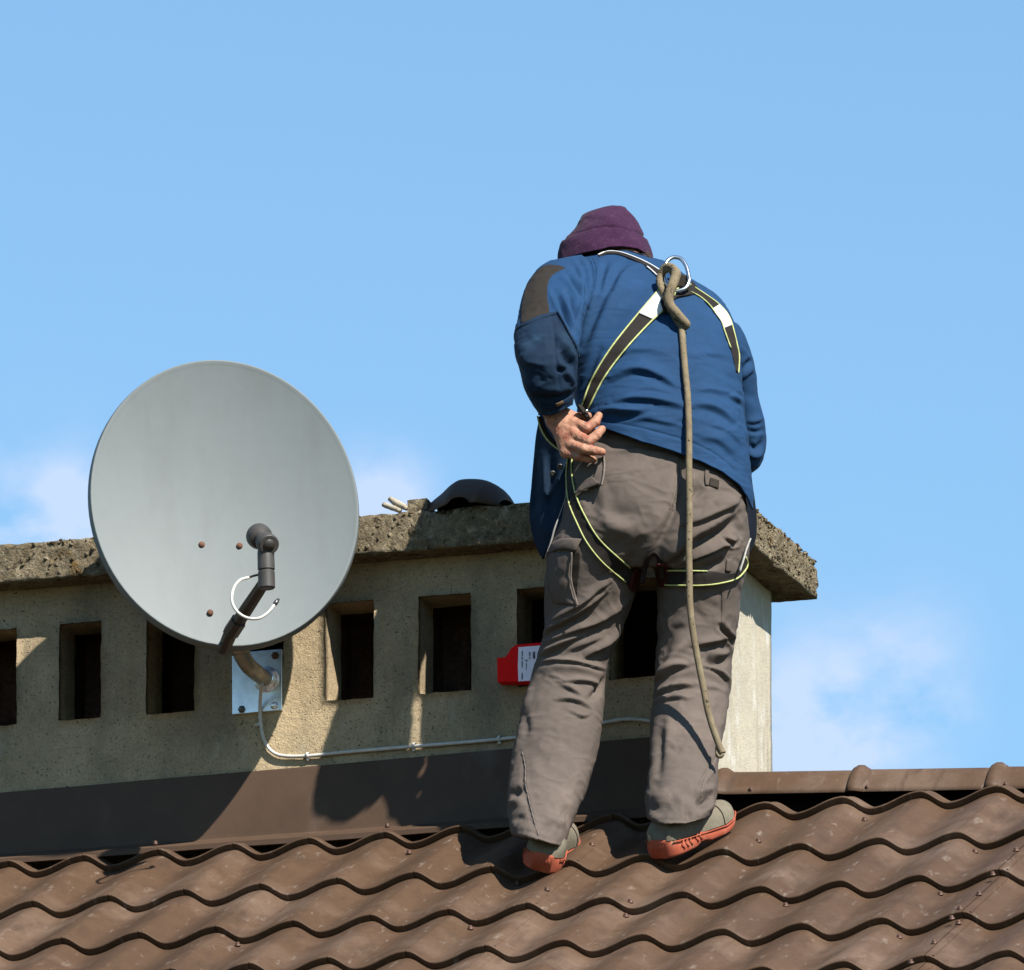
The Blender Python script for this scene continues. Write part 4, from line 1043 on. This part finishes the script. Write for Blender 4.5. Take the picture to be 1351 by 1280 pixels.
# seams: pale double stitching down the centre seat and outer leg
for pts in ([(893, 603), (893, 625), (890, 650), (884, 672)], [(897.5, 604), (897, 626), (894, 651), (888, 674)], [(953, 776), (953.5, 800), (953, 822)], [(916, 628), (914, 650), (907, 680)], [(689, 992), (693, 1012), (693, 1032), (698, 1056), (704, 1080), (711, 1104)], [(945, 1000), (938, 1016), (929, 1032), (925, 1052)]):
    C = spline(np.c_[np.array(pts, float), np.zeros(len(pts))], 40)[:, :2]
    vs = [cast(TBV, *c_) for c_ in C]
    if None in vs: continue
    vs = np.convolve(np.pad(np.array(vs), 2, mode='edge'), np.ones(5)/5, 'valid')
    vv, ff = tube(pix(C[:, 0], C[:, 1], vs-.0008), .0011+.0004*np.sin(np.arange(40)*2.2), 5); mk('stitching', vv, ff, M_seam, trous)

# ---- body under the clothes: distance-field figure with head, neck and a gripping hand
def sdf_mesh(caps, h, k, pad):
    P = np.array([c[0] for c in caps]+[c[1] for c in caps]); rm = max(max(c[2], c[3]) for c in caps)
    lo = P.min(0)-rm-pad; hi = P.max(0)+rm+pad
    n = np.ceil((hi-lo)/h).astype(int)+1
    g = [lo[i]+h*np.arange(n[i]) for i in range(3)]
    X, Y, Zg = np.meshgrid(*g, indexing='ij'); X = X.astype(np.float32); Y = Y.astype(np.float32); Zg = Zg.astype(np.float32)
    Fd = np.full(X.shape, 9., np.float32)
    for c in caps:
        a, b, ra, rb = np.asarray(c[0]), np.asarray(c[1]), c[2], c[3]
        kk = c[4] if len(c) > 4 else k
        d = b-a; l2 = max(float(d@d), 1e-9)
        t = np.clip(((X-a[0])*d[0]+(Y-a[1])*d[1]+(Zg-a[2])*d[2])/l2, 0, 1)
        dist = np.sqrt((X-a[0]-t*d[0])**2+(Y-a[1]-t*d[1])**2+(Zg-a[2]-t*d[2])**2)-(ra+(rb-ra)*t)
        hh = np.clip(.5+.5*(Fd-dist)/kk, 0, 1); Fd = Fd*(1-hh)+dist*hh-kk*hh*(1-hh)
    neg = Fd < 0
    c8 = [neg[i:neg.shape[0]-1+i, j:neg.shape[1]-1+j, l:neg.shape[2]-1+l] for i in (0, 1) for j in (0, 1) for l in (0, 1)]
    sm = sum(c.astype(np.int8) for c in c8); act = (sm > 0) & (sm < 8)
    idx = np.full(act.shape, -1, int); I = np.argwhere(act); idx[act] = np.arange(len(I))
    acc = np.zeros((len(I), 3)); cnt = np.zeros(len(I))
    cor = [(i, j, l) for i in (0, 1) for j in (0, 1) for l in (0, 1)]
    val = {c: Fd[I[:, 0]+c[0], I[:, 1]+c[1], I[:, 2]+c[2]] for c in cor}
    for c in cor:
        for ax in range(3):
            if c[ax] == 0:
                e = list(c); e[ax] = 1; e = tuple(e); va, vb_ = val[c], val[e]
                m = (va < 0) != (vb_ < 0)
                t = va[m]/(va[m]-vb_[m]); p = np.repeat(np.array(c, float)[None], m.sum(), 0); p[:, ax] = t
                acc[m] += p; cnt[m] += 1
    Vv = lo+(I+acc/cnt[:, None])*h
    Fc = []
    for ax in range(3):
        o1, o2 = [(1, 2), (2, 0), (0, 1)][ax]
        sl_a = [slice(1, -1)]*3; sl_a[ax] = slice(0, -1); sl_b = list(sl_a); sl_b[ax] = slice(1, None)
        A = neg[tuple(sl_a)]; B = neg[tuple(sl_b)]
        E = np.argwhere(A != B); base = E.copy(); off = np.ones(3, int); off[ax] = 0; base = E+off
        def cell(d1, d2):
            q = base.copy(); q[:, o1] -= d1; q[:, o2] -= d2; return idx[q[:, 0], q[:, 1], q[:, 2]]
        Q = np.stack([cell(0, 0), cell(1, 0), cell(1, 1), cell(0, 1)], 1)
        fl = A[E[:, 0], E[:, 1], E[:, 2]]
        Q[~fl] = Q[~fl][:, ::-1]
        Fc.append(Q)
    return Vv, np.concatenate(Fc).tolist()
J = lambda x, y, v: pix(x, y, v)
hip, wst, chest, neck = J(868, 690, -.25), J(870, 600, -.235), J(868, 440, -.13), J(822, 352, -.01)
hd = J(798, 326, .062)
bodycaps = [(hip+cR*.07, hip-cR*.07, .085, .085), (hip, wst, .085, .08), (wst, chest, .08, .085), (chest+cA*.02, neck+cA*.03, .08, .045), (chest-cR*.07, chest+cR*.06, .06, .06),
    (J(822, 352, -.01), J(812, 335, .02), .052, .052),
    (J(760, 390, -.10), J(722, 455, -.36), .040, .038), (J(722, 455, -.36), J(729, 538, -.345), .036, .027),
    (J(945, 440, -.07), J(976, 520, .02), .036, .03), (J(976, 520, .02), J(988, 606, .05), .028, .022),
    (J(800, 710, -.24), J(757, 875, -.185), .066, .046), (J(757, 875, -.185), J(713, 1095, -.335), .044, .034), (J(925, 710, -.24), J(915, 870, -.205), .066, .046), (J(915, 870, -.205), J(895, 1080, -.43), .044, .034)]
bV, bF = sdf_mesh(bodycaps, .010, .03, .01)
# head: skull, jaw, nose, ears and brow, bent forward over the flue
hf = cA*.86-cZ*.35-cR*.25; hf = hf/np.linalg.norm(hf); hs = np.cross(hf, cZ); hs /= np.linalg.norm(hs); hu = np.cross(hs, hf)
headcaps = [(hd-hf*.010-hu*.004, hd+hf*.03+hu*.005, .066, .064), (hd+hf*.03-hu*.05, hd+hf*.06-hu*.075, .055, .036), (hd-hf*.02-hu*.03, J(815, 338, .02), .055, .05),
    (hd+hf*.095+hu*.01, hd+hf*.118-hu*.022, .010, .014, .012), (hd+hf*.085+hs*.03+hu*.018, hd+hf*.085-hs*.03+hu*.018, .014, .014, .015), (hd+hf*.092-hu*.048+hs*.018, hd+hf*.092-hu*.048-hs*.018, .009, .009, .008)]
for sgn in (1, -1): headcaps += [(hd+hs*sgn*.079-hf*.008+hu*.012, hd+hs*sgn*.079-hf*.002-hu*.025, .013, .009, .008), (hd+hf*.088+hs*sgn*.03+hu*.002, hd+hf*.089+hs*sgn*.031+hu*.002, .010, .010, .004)]
hV, hF = sdf_mesh(headcaps, .0042, .02, .01)
# left hand: back of the hand towards the viewer, fingers curled round the strap
wr = J(727, 538, -.348); wr2 = J(733, 552, -.352)
mcp = [J(757, 558, -.372), J(759, 573, -.379), J(754, 587, -.377), J(746, 597, -.368)]
pip = [J(775, 565, -.392), J(776, 583, -.402), J(770, 592.5, -.404), J(763, 602, -.386)]
dip = [J(785, 557.5, -.388), J(787, 574.5, -.398), J(783.5, 594.5, -.402), J(775, 605.5, -.378)]
tip = [J(790, 548.5, -.376), J(794, 566.5, -.386), J(794.5, 596.5, -.392), J(783, 606.5, -.366)]
rf = [(.0128, .0119, .0109, .0091), (.0132, .0122, .0111, .0093), (.0127, .0115, .0105, .0089), (.0110, .0100, .0091, .0078)]
hc_ = [(J(722, 518, -.36), wr, .024, .023, .012), (wr, wr2, .022, .021, .012)]
for i in range(4):
    hc_ += [(wr2+(mcp[i]-wr2)*.05, mcp[i], .0175, .0125, .014)]
hc_ += [(mcp[0], mcp[1], .0105, .0108, .008), (mcp[1], mcp[2], .0108, .0105, .008), (mcp[2], mcp[3], .0105, .0095, .008)]
for i in range(4):
    rf = [tuple(v*1.045 for v in q_) for q_ in rf] if i < 0 else rf
    hc_ += [(mcp[i], pip[i], rf[i][0], rf[i][1], .0042), (pip[i], dip[i], rf[i][1], rf[i][2], .0022), (dip[i], tip[i], rf[i][2], rf[i][3], .0022)]
# knuckle bumps and tendons
for i in range(4): hc_ += [(mcp[i]-VIEW*.004, mcp[i]-VIEW*.0035+cZ*.001, .0092, .0092, .004)]
hc_ += [(wr2-VIEW*.001, J(745, 546, -.350), .017, .0145, .010), (J(745, 546, -.350), J(762, 551, -.352), .0135, .0115, .005), (J(762, 551, -.352), J(776, 549, -.355), .0108, .0085, .002)]
gV, gF = sdf_mesh(hc_, .0017, .006, .006)
gV = smooth_verts(gV, gF, 2, .4)
gV = gV+nrm(gV, gF)*(noise_disp(gV, 95, .0011, (1, 1, 1), 3.)+noise_disp(gV, 210, .0006, (1, 1, 1), 9., True))[:, None]
body = MB(); body.add(bV, bF); body.add(hV, hF); body.add(gV, gF)
bo = body.build('body', M_skin, man)
# nape hair
nv_ = []
for (px, py) in [(805+2.6*i, 0) for i in range(22)]:
    nv_.append(px)
mb = MB()
for i in range(420):
    px = random.uniform(806, 858); py = 325+max(0, (px-832))*.42+random.uniform(-3, 3); v = -.035+random.uniform(-.01, .012)+abs(px-830)*.0009
    a = J(px, py, v); b = J(px+random.uniform(-2, 3), py+random.uniform(3, 8), v-.002)
    mb.add(*tube([a, (a+b)/2+np.random.normal(0, .001, 3), b], [.0007, .0007, .0003], 3, False))
tag(mb.build('hair', M_hair, man), kind='stuff')

# ---- hat
hrows = [(271.5, 806, 818, .05, .014), (273, 797, 823, .05, .030), (277, 783, 828, .05, .052), (282, 771, 834, .05, .070), (290, 765, 841, .048, .086), (298, 760, 846, .046, .096), (306, 753, 849.5, .044, .103), (314, 744, 852, .042, .107), (322, 740, 855, .04, .110), (330, 738.5, 858, .038, .111), (340, 737.5, 860.5, .036, .110), (352, 738, 861, .034, .106)]
hem_h = ([-1, -.8, -.5, -.15, .1, .4, .7, .9, 1], [352, 340, 334, 330.5, 326.5, 325.5, 328.5, 336, 343])
kV, kF = loft_px(hrows, 150, 100, 2.15, hem=hem_h, caps=False)
kx, ky = proj(kV)
seam = np.interp(kx, [736, 742, 760, 780, 800, 820, 840, 852, 860], [320, 317, 309, 303, 300.5, 301.5, 307.5, 314, 322])
kn = nrm(kV, kF)
st = 1/(1+np.exp(-(ky-seam)*1.6))
kV = kV+kn*(st*.0028-.0035*np.exp(-((ky-seam+1.5)/1.8)**2)-.003*np.exp(-((ky-seam-24)/5)**2)*0)[:, None]
kV = apply_disp(kV, kF, [([(765, 287), (785, 288), (800, 284)], 7, 5, 'g'), ([(772, 281), (790, 277), (806, 273)], 6, 4, 'r'), ([(820, 290), (832, 300), (842, 312)], 8, 3, 'g'), ([(770, 300), (790, 292), (812, 290)], 8, 3, 'r'),
    ([(745, 328), (765, 318), (790, 314)], 7, 2.5, 'g'), ([(810, 312), (835, 316), (852, 326)], 6, 2, 'r')], [((16), .005, (1, 1, 1.4), 2.)])
hat = mk('hat', kV, kF, M_hat, man); solidify(hat, .005, -1.0)
# collar behind the neck
PX, PY = ribbon_px([(800, 332), (812, 329.5), (828, 330), (843, 334), (854, 341), (860, 349)], [(797, 337), (812, 336), (828, 337), (843, 342), (853, 349), (858, 356)], 26, 6)
sheet('collar', pix(PX, PY, -.062-.00035*(PY-330)+.00002*(PX-828)**2), M_lining, jacket, .004)

# ---- shoes
def shoe(heel, d, roll, length, lift_toe=0.0, side=1):
    d = d/np.linalg.norm(d); up = r_n-(r_n@d)*d; up /= np.linalg.norm(up); lat = np.cross(up, d)   # lat = wearer's left
    c, s_ = math.cos(roll), math.sin(roll); lat, up = lat*c+up*s_, up*c-lat*s_
    T = lambda x, y, z: heel+d*x+lat*y+up*z
    Lh = length
    wtab = ([0, .03, .1, .25, .4, .55, .7, .82, .92, .98, 1.0], [.020, .034, .042, .041, .038, .043, .051, .050, .038, .019, .004])
    off = ([0, .3, .6, .85, 1], [0, .0, .004, .008, .012])
    toe_up = lambda x: .030*max(0, (x-.68)/.32)**1.7
    n = 22; V = []; xsn = np.r_[0, .012, .03, np.linspace(.07, .93, 22), .965, .985, 1.0]
    for x in xsn:
        hw = np.interp(x, *wtab)+.004; oy = -side*np.interp(x, *off); zt = np.interp(x, [0, .12, .45, .75, 1], [.044, .041, .031, .027, .022])
        zb = toe_up(x)+(.006 if .32 < x < .52 else 0)*math.sin((x-.32)/.2*math.pi)
        for k in range(n):
            a = 2*math.pi*k/n; ca, sa = math.cos(a), math.sin(a)
            yy = np.sign(ca)*abs(ca)**.33; zz = np.sign(sa)*abs(sa)**.33
            wv = 1+.035*math.sin(zz*5+.6)
            V.append(T(x*Lh, oy+yy*hw*wv*(1.0 if zz < .4 else .97), zb+(zt)*(.5+.5*zz)))
    F = grid_faces(n, len(xsn), True)+[list(range(n))[::-1], list(range((len(xsn)-1)*n, len(xsn)*n))]
    root = empty('shoe', tuple(heel), None, None); root.parent = man; root.location = Vector(heel)-man.location
    up_o = None
    # upper
    U = []; n2 = 26; xu = np.r_[.006, .02, np.linspace(.05, .93, 24), .955, .972, .98]
    for x in xu:
        hw = (np.interp(x, *wtab)+.003)*(1.0 if x < .9 else .93); oy = -side*np.interp(x, *off)
        zt0 = np.interp(x, [0, .12, .45, .75, 1], [.041, .038, .028, .024, .017])+toe_up(x)
        top = np.interp(x, [0, .03, .12, .25, .38, .5, .62, .75, .86, .93, 1], [.060, .078, .086, .088, .092, .088, .078, .066, .058, .049, .03])+toe_up(x)*.8
        for k in range(n2):
            a = math.pi*k/(n2-1); ca, sa = math.cos(a), math.sin(a)
            pw = .62 if x > .35 else .42
            U.append(T(x*Lh+.018*abs(sa)*max(0, 1-x/.25), oy+np.sign(ca)*abs(ca)**.8*hw*(1-(.12 if x < .2 else .30)*sa*(1 if x < .5 else .8)), zt0+(top-zt0)*abs(sa)**pw))
    FU = grid_faces(n2, len(xu), flip=True)+[list(range(n2)), list(range((len(xu)-1)*n2, len(xu)*n2))[::-1]]
    uo = mk('upper', U, FU, M_shoe, root)
    so_ = mk('sole', V, F, M_sole, root)
    # raised tread ribs and chevrons round the sole side
    mb = MB()
    for sd in (1, -1):
        prev = None
        for x in np.linspace(.03, .93, 40):
            hw = np.interp(x, *wtab)+.0052; oy = -side*np.interp(x, *off); zt = np.interp(x, [0, .12, .45, .75, 1], [.044, .041, .031, .027, .022])+toe_up(x)
            p = T(x*Lh, oy+sd*hw*1.0, zt-.006)
            if prev is not None: mb.add(*tube([prev, p], .0017, 6))
            prev = p
        for x in (.10, .155, .21, .30, .36):
            hw = np.interp(x, *wtab)+.0050; oy = -side*np.interp(x, *off)
            mb.add(*tube([T((x+.03)*Lh, oy+sd*hw, .033), T(x*Lh, oy+sd*hw, .024), T((x+.03)*Lh, oy+sd*hw, .014)], .0018, 5))
    for yy in (-.022, -.015, -.008, .002, .012, .018): mb.add(*tube([T(-.0015+abs(yy)*.16, yy, .034), T(-.0015+abs(yy)*.16, yy*1.02, .018)], .0014, 5))
    for yy in (-.03, 0): pass
    mb.build('sole_relief', M_sole, root)
    # collar opening edge, laces, toe seam
    mb = MB()
    for x in (.46, .54, .62):
        top = np.interp(x, [0, .03, .12, .25, .38, .5, .62, .75, .86, .93, 1], [.060, .078, .086, .088, .092, .088, .078, .066, .058, .049, .03])
        oy = -side*np.interp(x, *off); hw = np.interp(x, *wtab)
        mb.add(*tube(spline([T(x*Lh, oy-.55*hw, top-.012), T((x+.02)*Lh, oy-.25*hw, top-.0005), T((x+.01)*Lh, oy+.2*hw, top+.0005), T((x+.015)*Lh, oy+.55*hw, top-.012)], 14), .0024, 6))
    mb.build('lace', M_lace, root)
    mb = MB()
    arc = []
    for a in np.linspace(0, math.pi, 22):
        x = .69+.05*math.sin(a); hw = np.interp(x, *wtab)*.985; oy = -side*np.interp(x, *off); zt0 = np.interp(x, [0, .12, .45, .75, 1], [.041, .038, .028, .024, .017])+toe_up(x)
        top = np.interp(x, [0, .62, .75, .86, 1], [.1, .078, .066, .058, .03])+toe_up(x)*.8
        ca, sa = math.cos(a), math.sin(a)
        arc.append(T(x*Lh, oy+np.sign(ca)*abs(ca)**.8*(hw+.003)*(1-.30*sa*.8)*1.015, zt0+(top-zt0)*abs(sa)**.62+.0010))
    mb.add(*tube(arc, .0016, 6)); mb.build('toe_seam', M_lace, root)
    return root
hr = on_plane(871, 1133, r_n*.026, r_n)
tr = on_plane(960, 1091, r_n*.026, r_n)
shoe(hr, tr-hr, rad(-2), .285, side=-1)
hl = on_plane(712, 1150, r_n*.026, r_n)
dl = cA*.96+cR*.16; dl = dl-(dl@r_n)*r_n
shoe(hl, dl, rad(22), .285, side=1)

# ---- harness
def strap(name, eA, eB, parent, lift=.006, bvh=None, ns=60, nc=9, smooth=6, limeA=(0, 1), limeB=(0, 1), patch=None, m=M_web, lr=.0021, fill=None, pm=None):
    bvh = bvh or CLOTH
    PX, PY = ribbon_px(eA, eB, ns, nc)
    P = drape(bvh, PX, PY, lift, smooth, fill)
    o = sheet(name, P, m, parent, .0022)
    for side, rng in ((0, limeA), (nc-1, limeB)):
        if rng is None: continue
        i0, i1 = int(rng[0]*(ns-1)), int(rng[1]*(ns-1))
        q = P[i0:i1+1, side]-VIEW*.0012
        vv, ff = tube(q, lr, 7); mk('piping', vv, ff, pm or M_lime, o)
    if patch:
        i0, i1 = int(patch[0]*(ns-1)), int(patch[1]*(ns-1))
        sheet('reflective_patch', P[i0:i1+1]-VIEW*.0034, M_refl, o, .0012)
    return o
harness = man      # the straps are worn: parts of the person
strap('back_strap', [(877, 373), (857, 396), (840, 416), (806, 459), (781, 500), (767, 536)], [(896, 380), (882, 402), (856, 427), (824, 462), (796, 500), (775, 541)], harness, patch=(.06, .27), ns=80)
strap('back_strap', [(917, 379), (932, 389), (946, 399), (957, 410), (964, 422), (969, 439), (973, 456), (975.5, 470), (974.5, 492)], [(912, 385), (924, 391.5), (936, 402), (945, 414), (952, 424), (956, 436), (961, 450), (966, 464), (972, 490)], harness, patch=(.30, .54), limeB=(0, .75), lr=.0017, bvh=JBV)
strap('neck_strap', [(789, 336), (801, 331.5), (818, 332.5), (840, 340), (856, 347.5), (872, 357)], [(790, 338), (802, 334.5), (818, 336), (839, 344), (853, 351), (868, 364)], harness, limeB=(.78, 1), lr=.0016, lift=.009, bvh=JBV, pm=M_refl)
patch_poly('back_plate', [(871, 398), (880, 381), (893, 371), (909, 368), (921, 379)], [(876, 414), (885, 402), (893, 392), (906, 389), (919, 387)], M_web, harness, JBV, .010, .004, 20, 8, 5)
for a, b in [((893, 366), (906, 382)), ((890, 383), (897, 375)), ((898, 376), (886, 393)), ((905, 365), (911, 376))]:
    PXY = np.linspace(a, b, 6); vv, ff = tube([pix(x, y, (cast(JBV, x, y) or -.2)-.018) for x, y in PXY], .0024, 7); mk('piping', vv, ff, M_lime, harness)
# loop of webbing standing up from the plate, holding the ring
PX, PY = ribbon_px([(892, 367), (900, 362), (908, 365), (911, 376)], [(888, 381), (897, 379), (905, 381), (908, 385)], 16, 6)
sheet('ring_loop', pix(PX, PY, -.235+.0*PX), M_patch, harness, .003)
# steel D ring
Vr = -.245
pts = [(888, 385), (880, 376), (876.5, 364), (876.5, 353), (881, 344), (889, 339.5), (898, 341.5), (904.5, 350), (908, 361), (909, 372), (903, 381), (888, 385)]
vv, ff = tube(spline([pix(x, y, Vr+.0012*(375-y)/1.5) for x, y in pts], 70), .0048, 12, True); mk('steel_ring', vv, ff, M_ring, harness)
# leg straps
M_tail = mat('grey_strap_cloth', (.55, .54, .50), .85, .2, var=[(80, .2, 3)], bump=[(700, .4, .001)])
strap('leg_strap', [(749, 599), (747, 631), (750, 662), (762, 692), (775, 717), (796, 743), (829, 771), (834, 776)], [(755, 599), (754, 623), (760, 654), (774, 685), (791, 712), (817, 737), (838, 755), (843, 760)], harness, limeA=(0, .95), limeB=(0, .93), ns=90, bvh=TBV, smooth=10, lift=.007, lr=.0018)
strap('leg_strap', [(875, 753), (900, 753), (925, 753.5), (943, 754), (960, 757), (972, 755), (979, 746), (982, 737)], [(875, 772), (900, 772.5), (925, 772.5), (949, 770), (973, 763), (985, 750), (986.5, 743), (984, 735)], harness, limeA=(.02, .5), limeB=(.02, 1), ns=70, bvh=TBV, smooth=10, lift=.008, lr=.0020)
strap('side_strap', [(709, 549), (712.5, 563), (721, 579), (734, 591), (748, 599)], [(716, 551), (720, 563), (728, 577), (739, 588), (752, 597)], harness, limeB=None, ns=30, nc=5, lift=.012, lr=.0020, fill=-.31)
patch_poly('end_stitching', [(839, 750), (834, 763), (831, 776)], [(851, 755), (846, 768), (840, 783)], M_dkred, harness, TBV, .012, .004, 12, 6, 5)
patch_poly('end_stitching', [(867, 745), (866, 760), (868, 774)], [(880, 746), (879, 760), (878, 775)], M_dkred, harness, TBV, .013, .004, 12, 6, 5)
pp = spline([pix(x, y, v) for x, y, v in [(847, 770, -.33), (851, 750, -.355), (855, 737, -.385), (862, 730, -.392), (869, 736, -.385), (872, 750, -.355), (874, 765, -.33)]], 30)
vv, ff = tube(pp, .0065, 8, True, .45); mk('crotch_loop', vv, ff, M_web, harness)
# hanging strap tails
vv, ff = tube(spline([pix(x, y, v) for x, y, v in [(747, 655, -.30), (738, 680, -.30), (731, 700, -.295), (727, 715, -.29), (719, 735, -.28)]], 24), np.interp(np.linspace(0, 1, 24), [0, .35, .5, .75, 1], [.0018, .0025, .006, .0055, .002]), 8, True, .4)
mk('strap_tail', vv, ff, M_tail, harness)
vv, ff = tube(spline([pix(x, y, v) for x, y, v in [(976, 754, -.36), (981, 738, -.35), (985, 724, -.33), (990, 711, -.30)]], 20), .0032, 8, True, .5)
mk('strap_tail', vv, ff, M_tail, harness)
# buckle at the waist under the fingers
bp_ = [pix(x, y, v) for x, y, v in [(765, 536, -.375), (770, 543, -.378), (776, 551, -.378)]]
vv, ff = tube(spline(bp_, 6), [.0105, .0125, .0125, .0125, .0125, .010], 8, True, .5); bk_ = mk('buckle', vv, ff, M_web, harness, auto=50)
vv, ff = lathe([(.0048, 0), (.0048, .003), (.003, .005), (.0005, .0055)], pix(774, 542.5, -.389), -VIEW, 12); mk('buckle_stud', vv, ff, M_ring, bk_)

# ------------------------------------------------------------------ rope knotted through the ring
rpts = [(897, 424, -.282), (900, 440, -.315), (901.5, 460, -.335), (904, 490, -.360), (907, 520, -.380), (908.5, 550, -.400), (909, 580, -.412), (909, 610, -.422), (909.5, 650, -.433), (909.5, 690, -.440), (909, 725, -.444), (909.5, 760, -.446), (910, 790, -.447), (912.5, 820, -.448), (917, 850, -.449), (922.5, 880, -.450), (928.5, 910, -.451), (934, 938, -.452), (941, 962, -.453), (949, 984, -.455), (953.5, 994, -.457)]
P = spline([pix(*q) for q in rpts], 620)
rmb = MB()
def rope_tube(P, r):
    V, F = tube(P, r, 20)
    n = 20; m = len(P); d = np.r_[0, np.cumsum(np.linalg.norm(np.diff(P, axis=0), axis=1))]
    V = V.reshape(m, n, 3); k = np.arange(n)*2*math.pi/n
    w = np.maximum(np.cos(5*(k[None]+d[:, None]*230)), np.cos(5*(k[None]-d[:, None]*230)))     # crossing plaits of the sheath
    V = P[:, None]+(V-P[:, None])*(1+.075*w-.03)[..., None]
    return V.reshape(-1, 3), F
rmb.add(*rope_tube(P, .0076))
# end loop
rmb.add(*tube(spline([pix(*q) for q in [(953.5, 994, -.457), (951, 998, -.456), (947, 997, -.454), (946.5, 988, -.450), (948, 975, -.446)]], 20), .0052, 10))
def rt_(pts, r, n=60): rmb.add(*rope_tube(spline([pix(*q) for q in pts], 150), .92*r if np.isscalar(r) else .92*np.interp(np.linspace(0, 1, 150), np.linspace(0, 1, len(r)), r)))
# bight hitched through the ring, then wrapped round the standing part
rt_([(890, 364, -.262), (884, 355, -.255), (877, 357, -.243), (871, 364, -.240), (871, 376, -.250), (876, 388, -.262), (881, 398, -.272), (884, 412, -.278)], .0088)
rt_([(888, 356, -.246), (892, 361, -.278), (889, 372, -.296), (884, 385, -.304), (882, 395, -.306), (885, 404, -.308), (893, 413, -.312), (901, 422, -.318), (906, 428, -.316), (903, 431, -.308), (895, 427, -.298)], np.interp(np.linspace(0, 1, 60), [0, .2, .5, 1], [.010, .0125, .0125, .0085]))
rt_([(881, 396, -.276), (886, 408, -.286), (892, 420, -.292), (897, 430, -.292)], .009)
rt_([(872, 360, -.240), (878, 352, -.248), (886, 352, -.262), (893, 358, -.272)], .0085)
rope = rmb.build('safety_rope', M_rope)
tag(rope, 'weathered beige rope knotted to the steel ring and hanging down the man\'s back', 'rope')
vv, ff = tube(spline([pix(*q) for q in [(884, 409, -.30), (888, 415, -.305), (891, 419, -.306)]], 8), .0022, 6); mk('rope_tag', vv, ff, M_lime, rope)
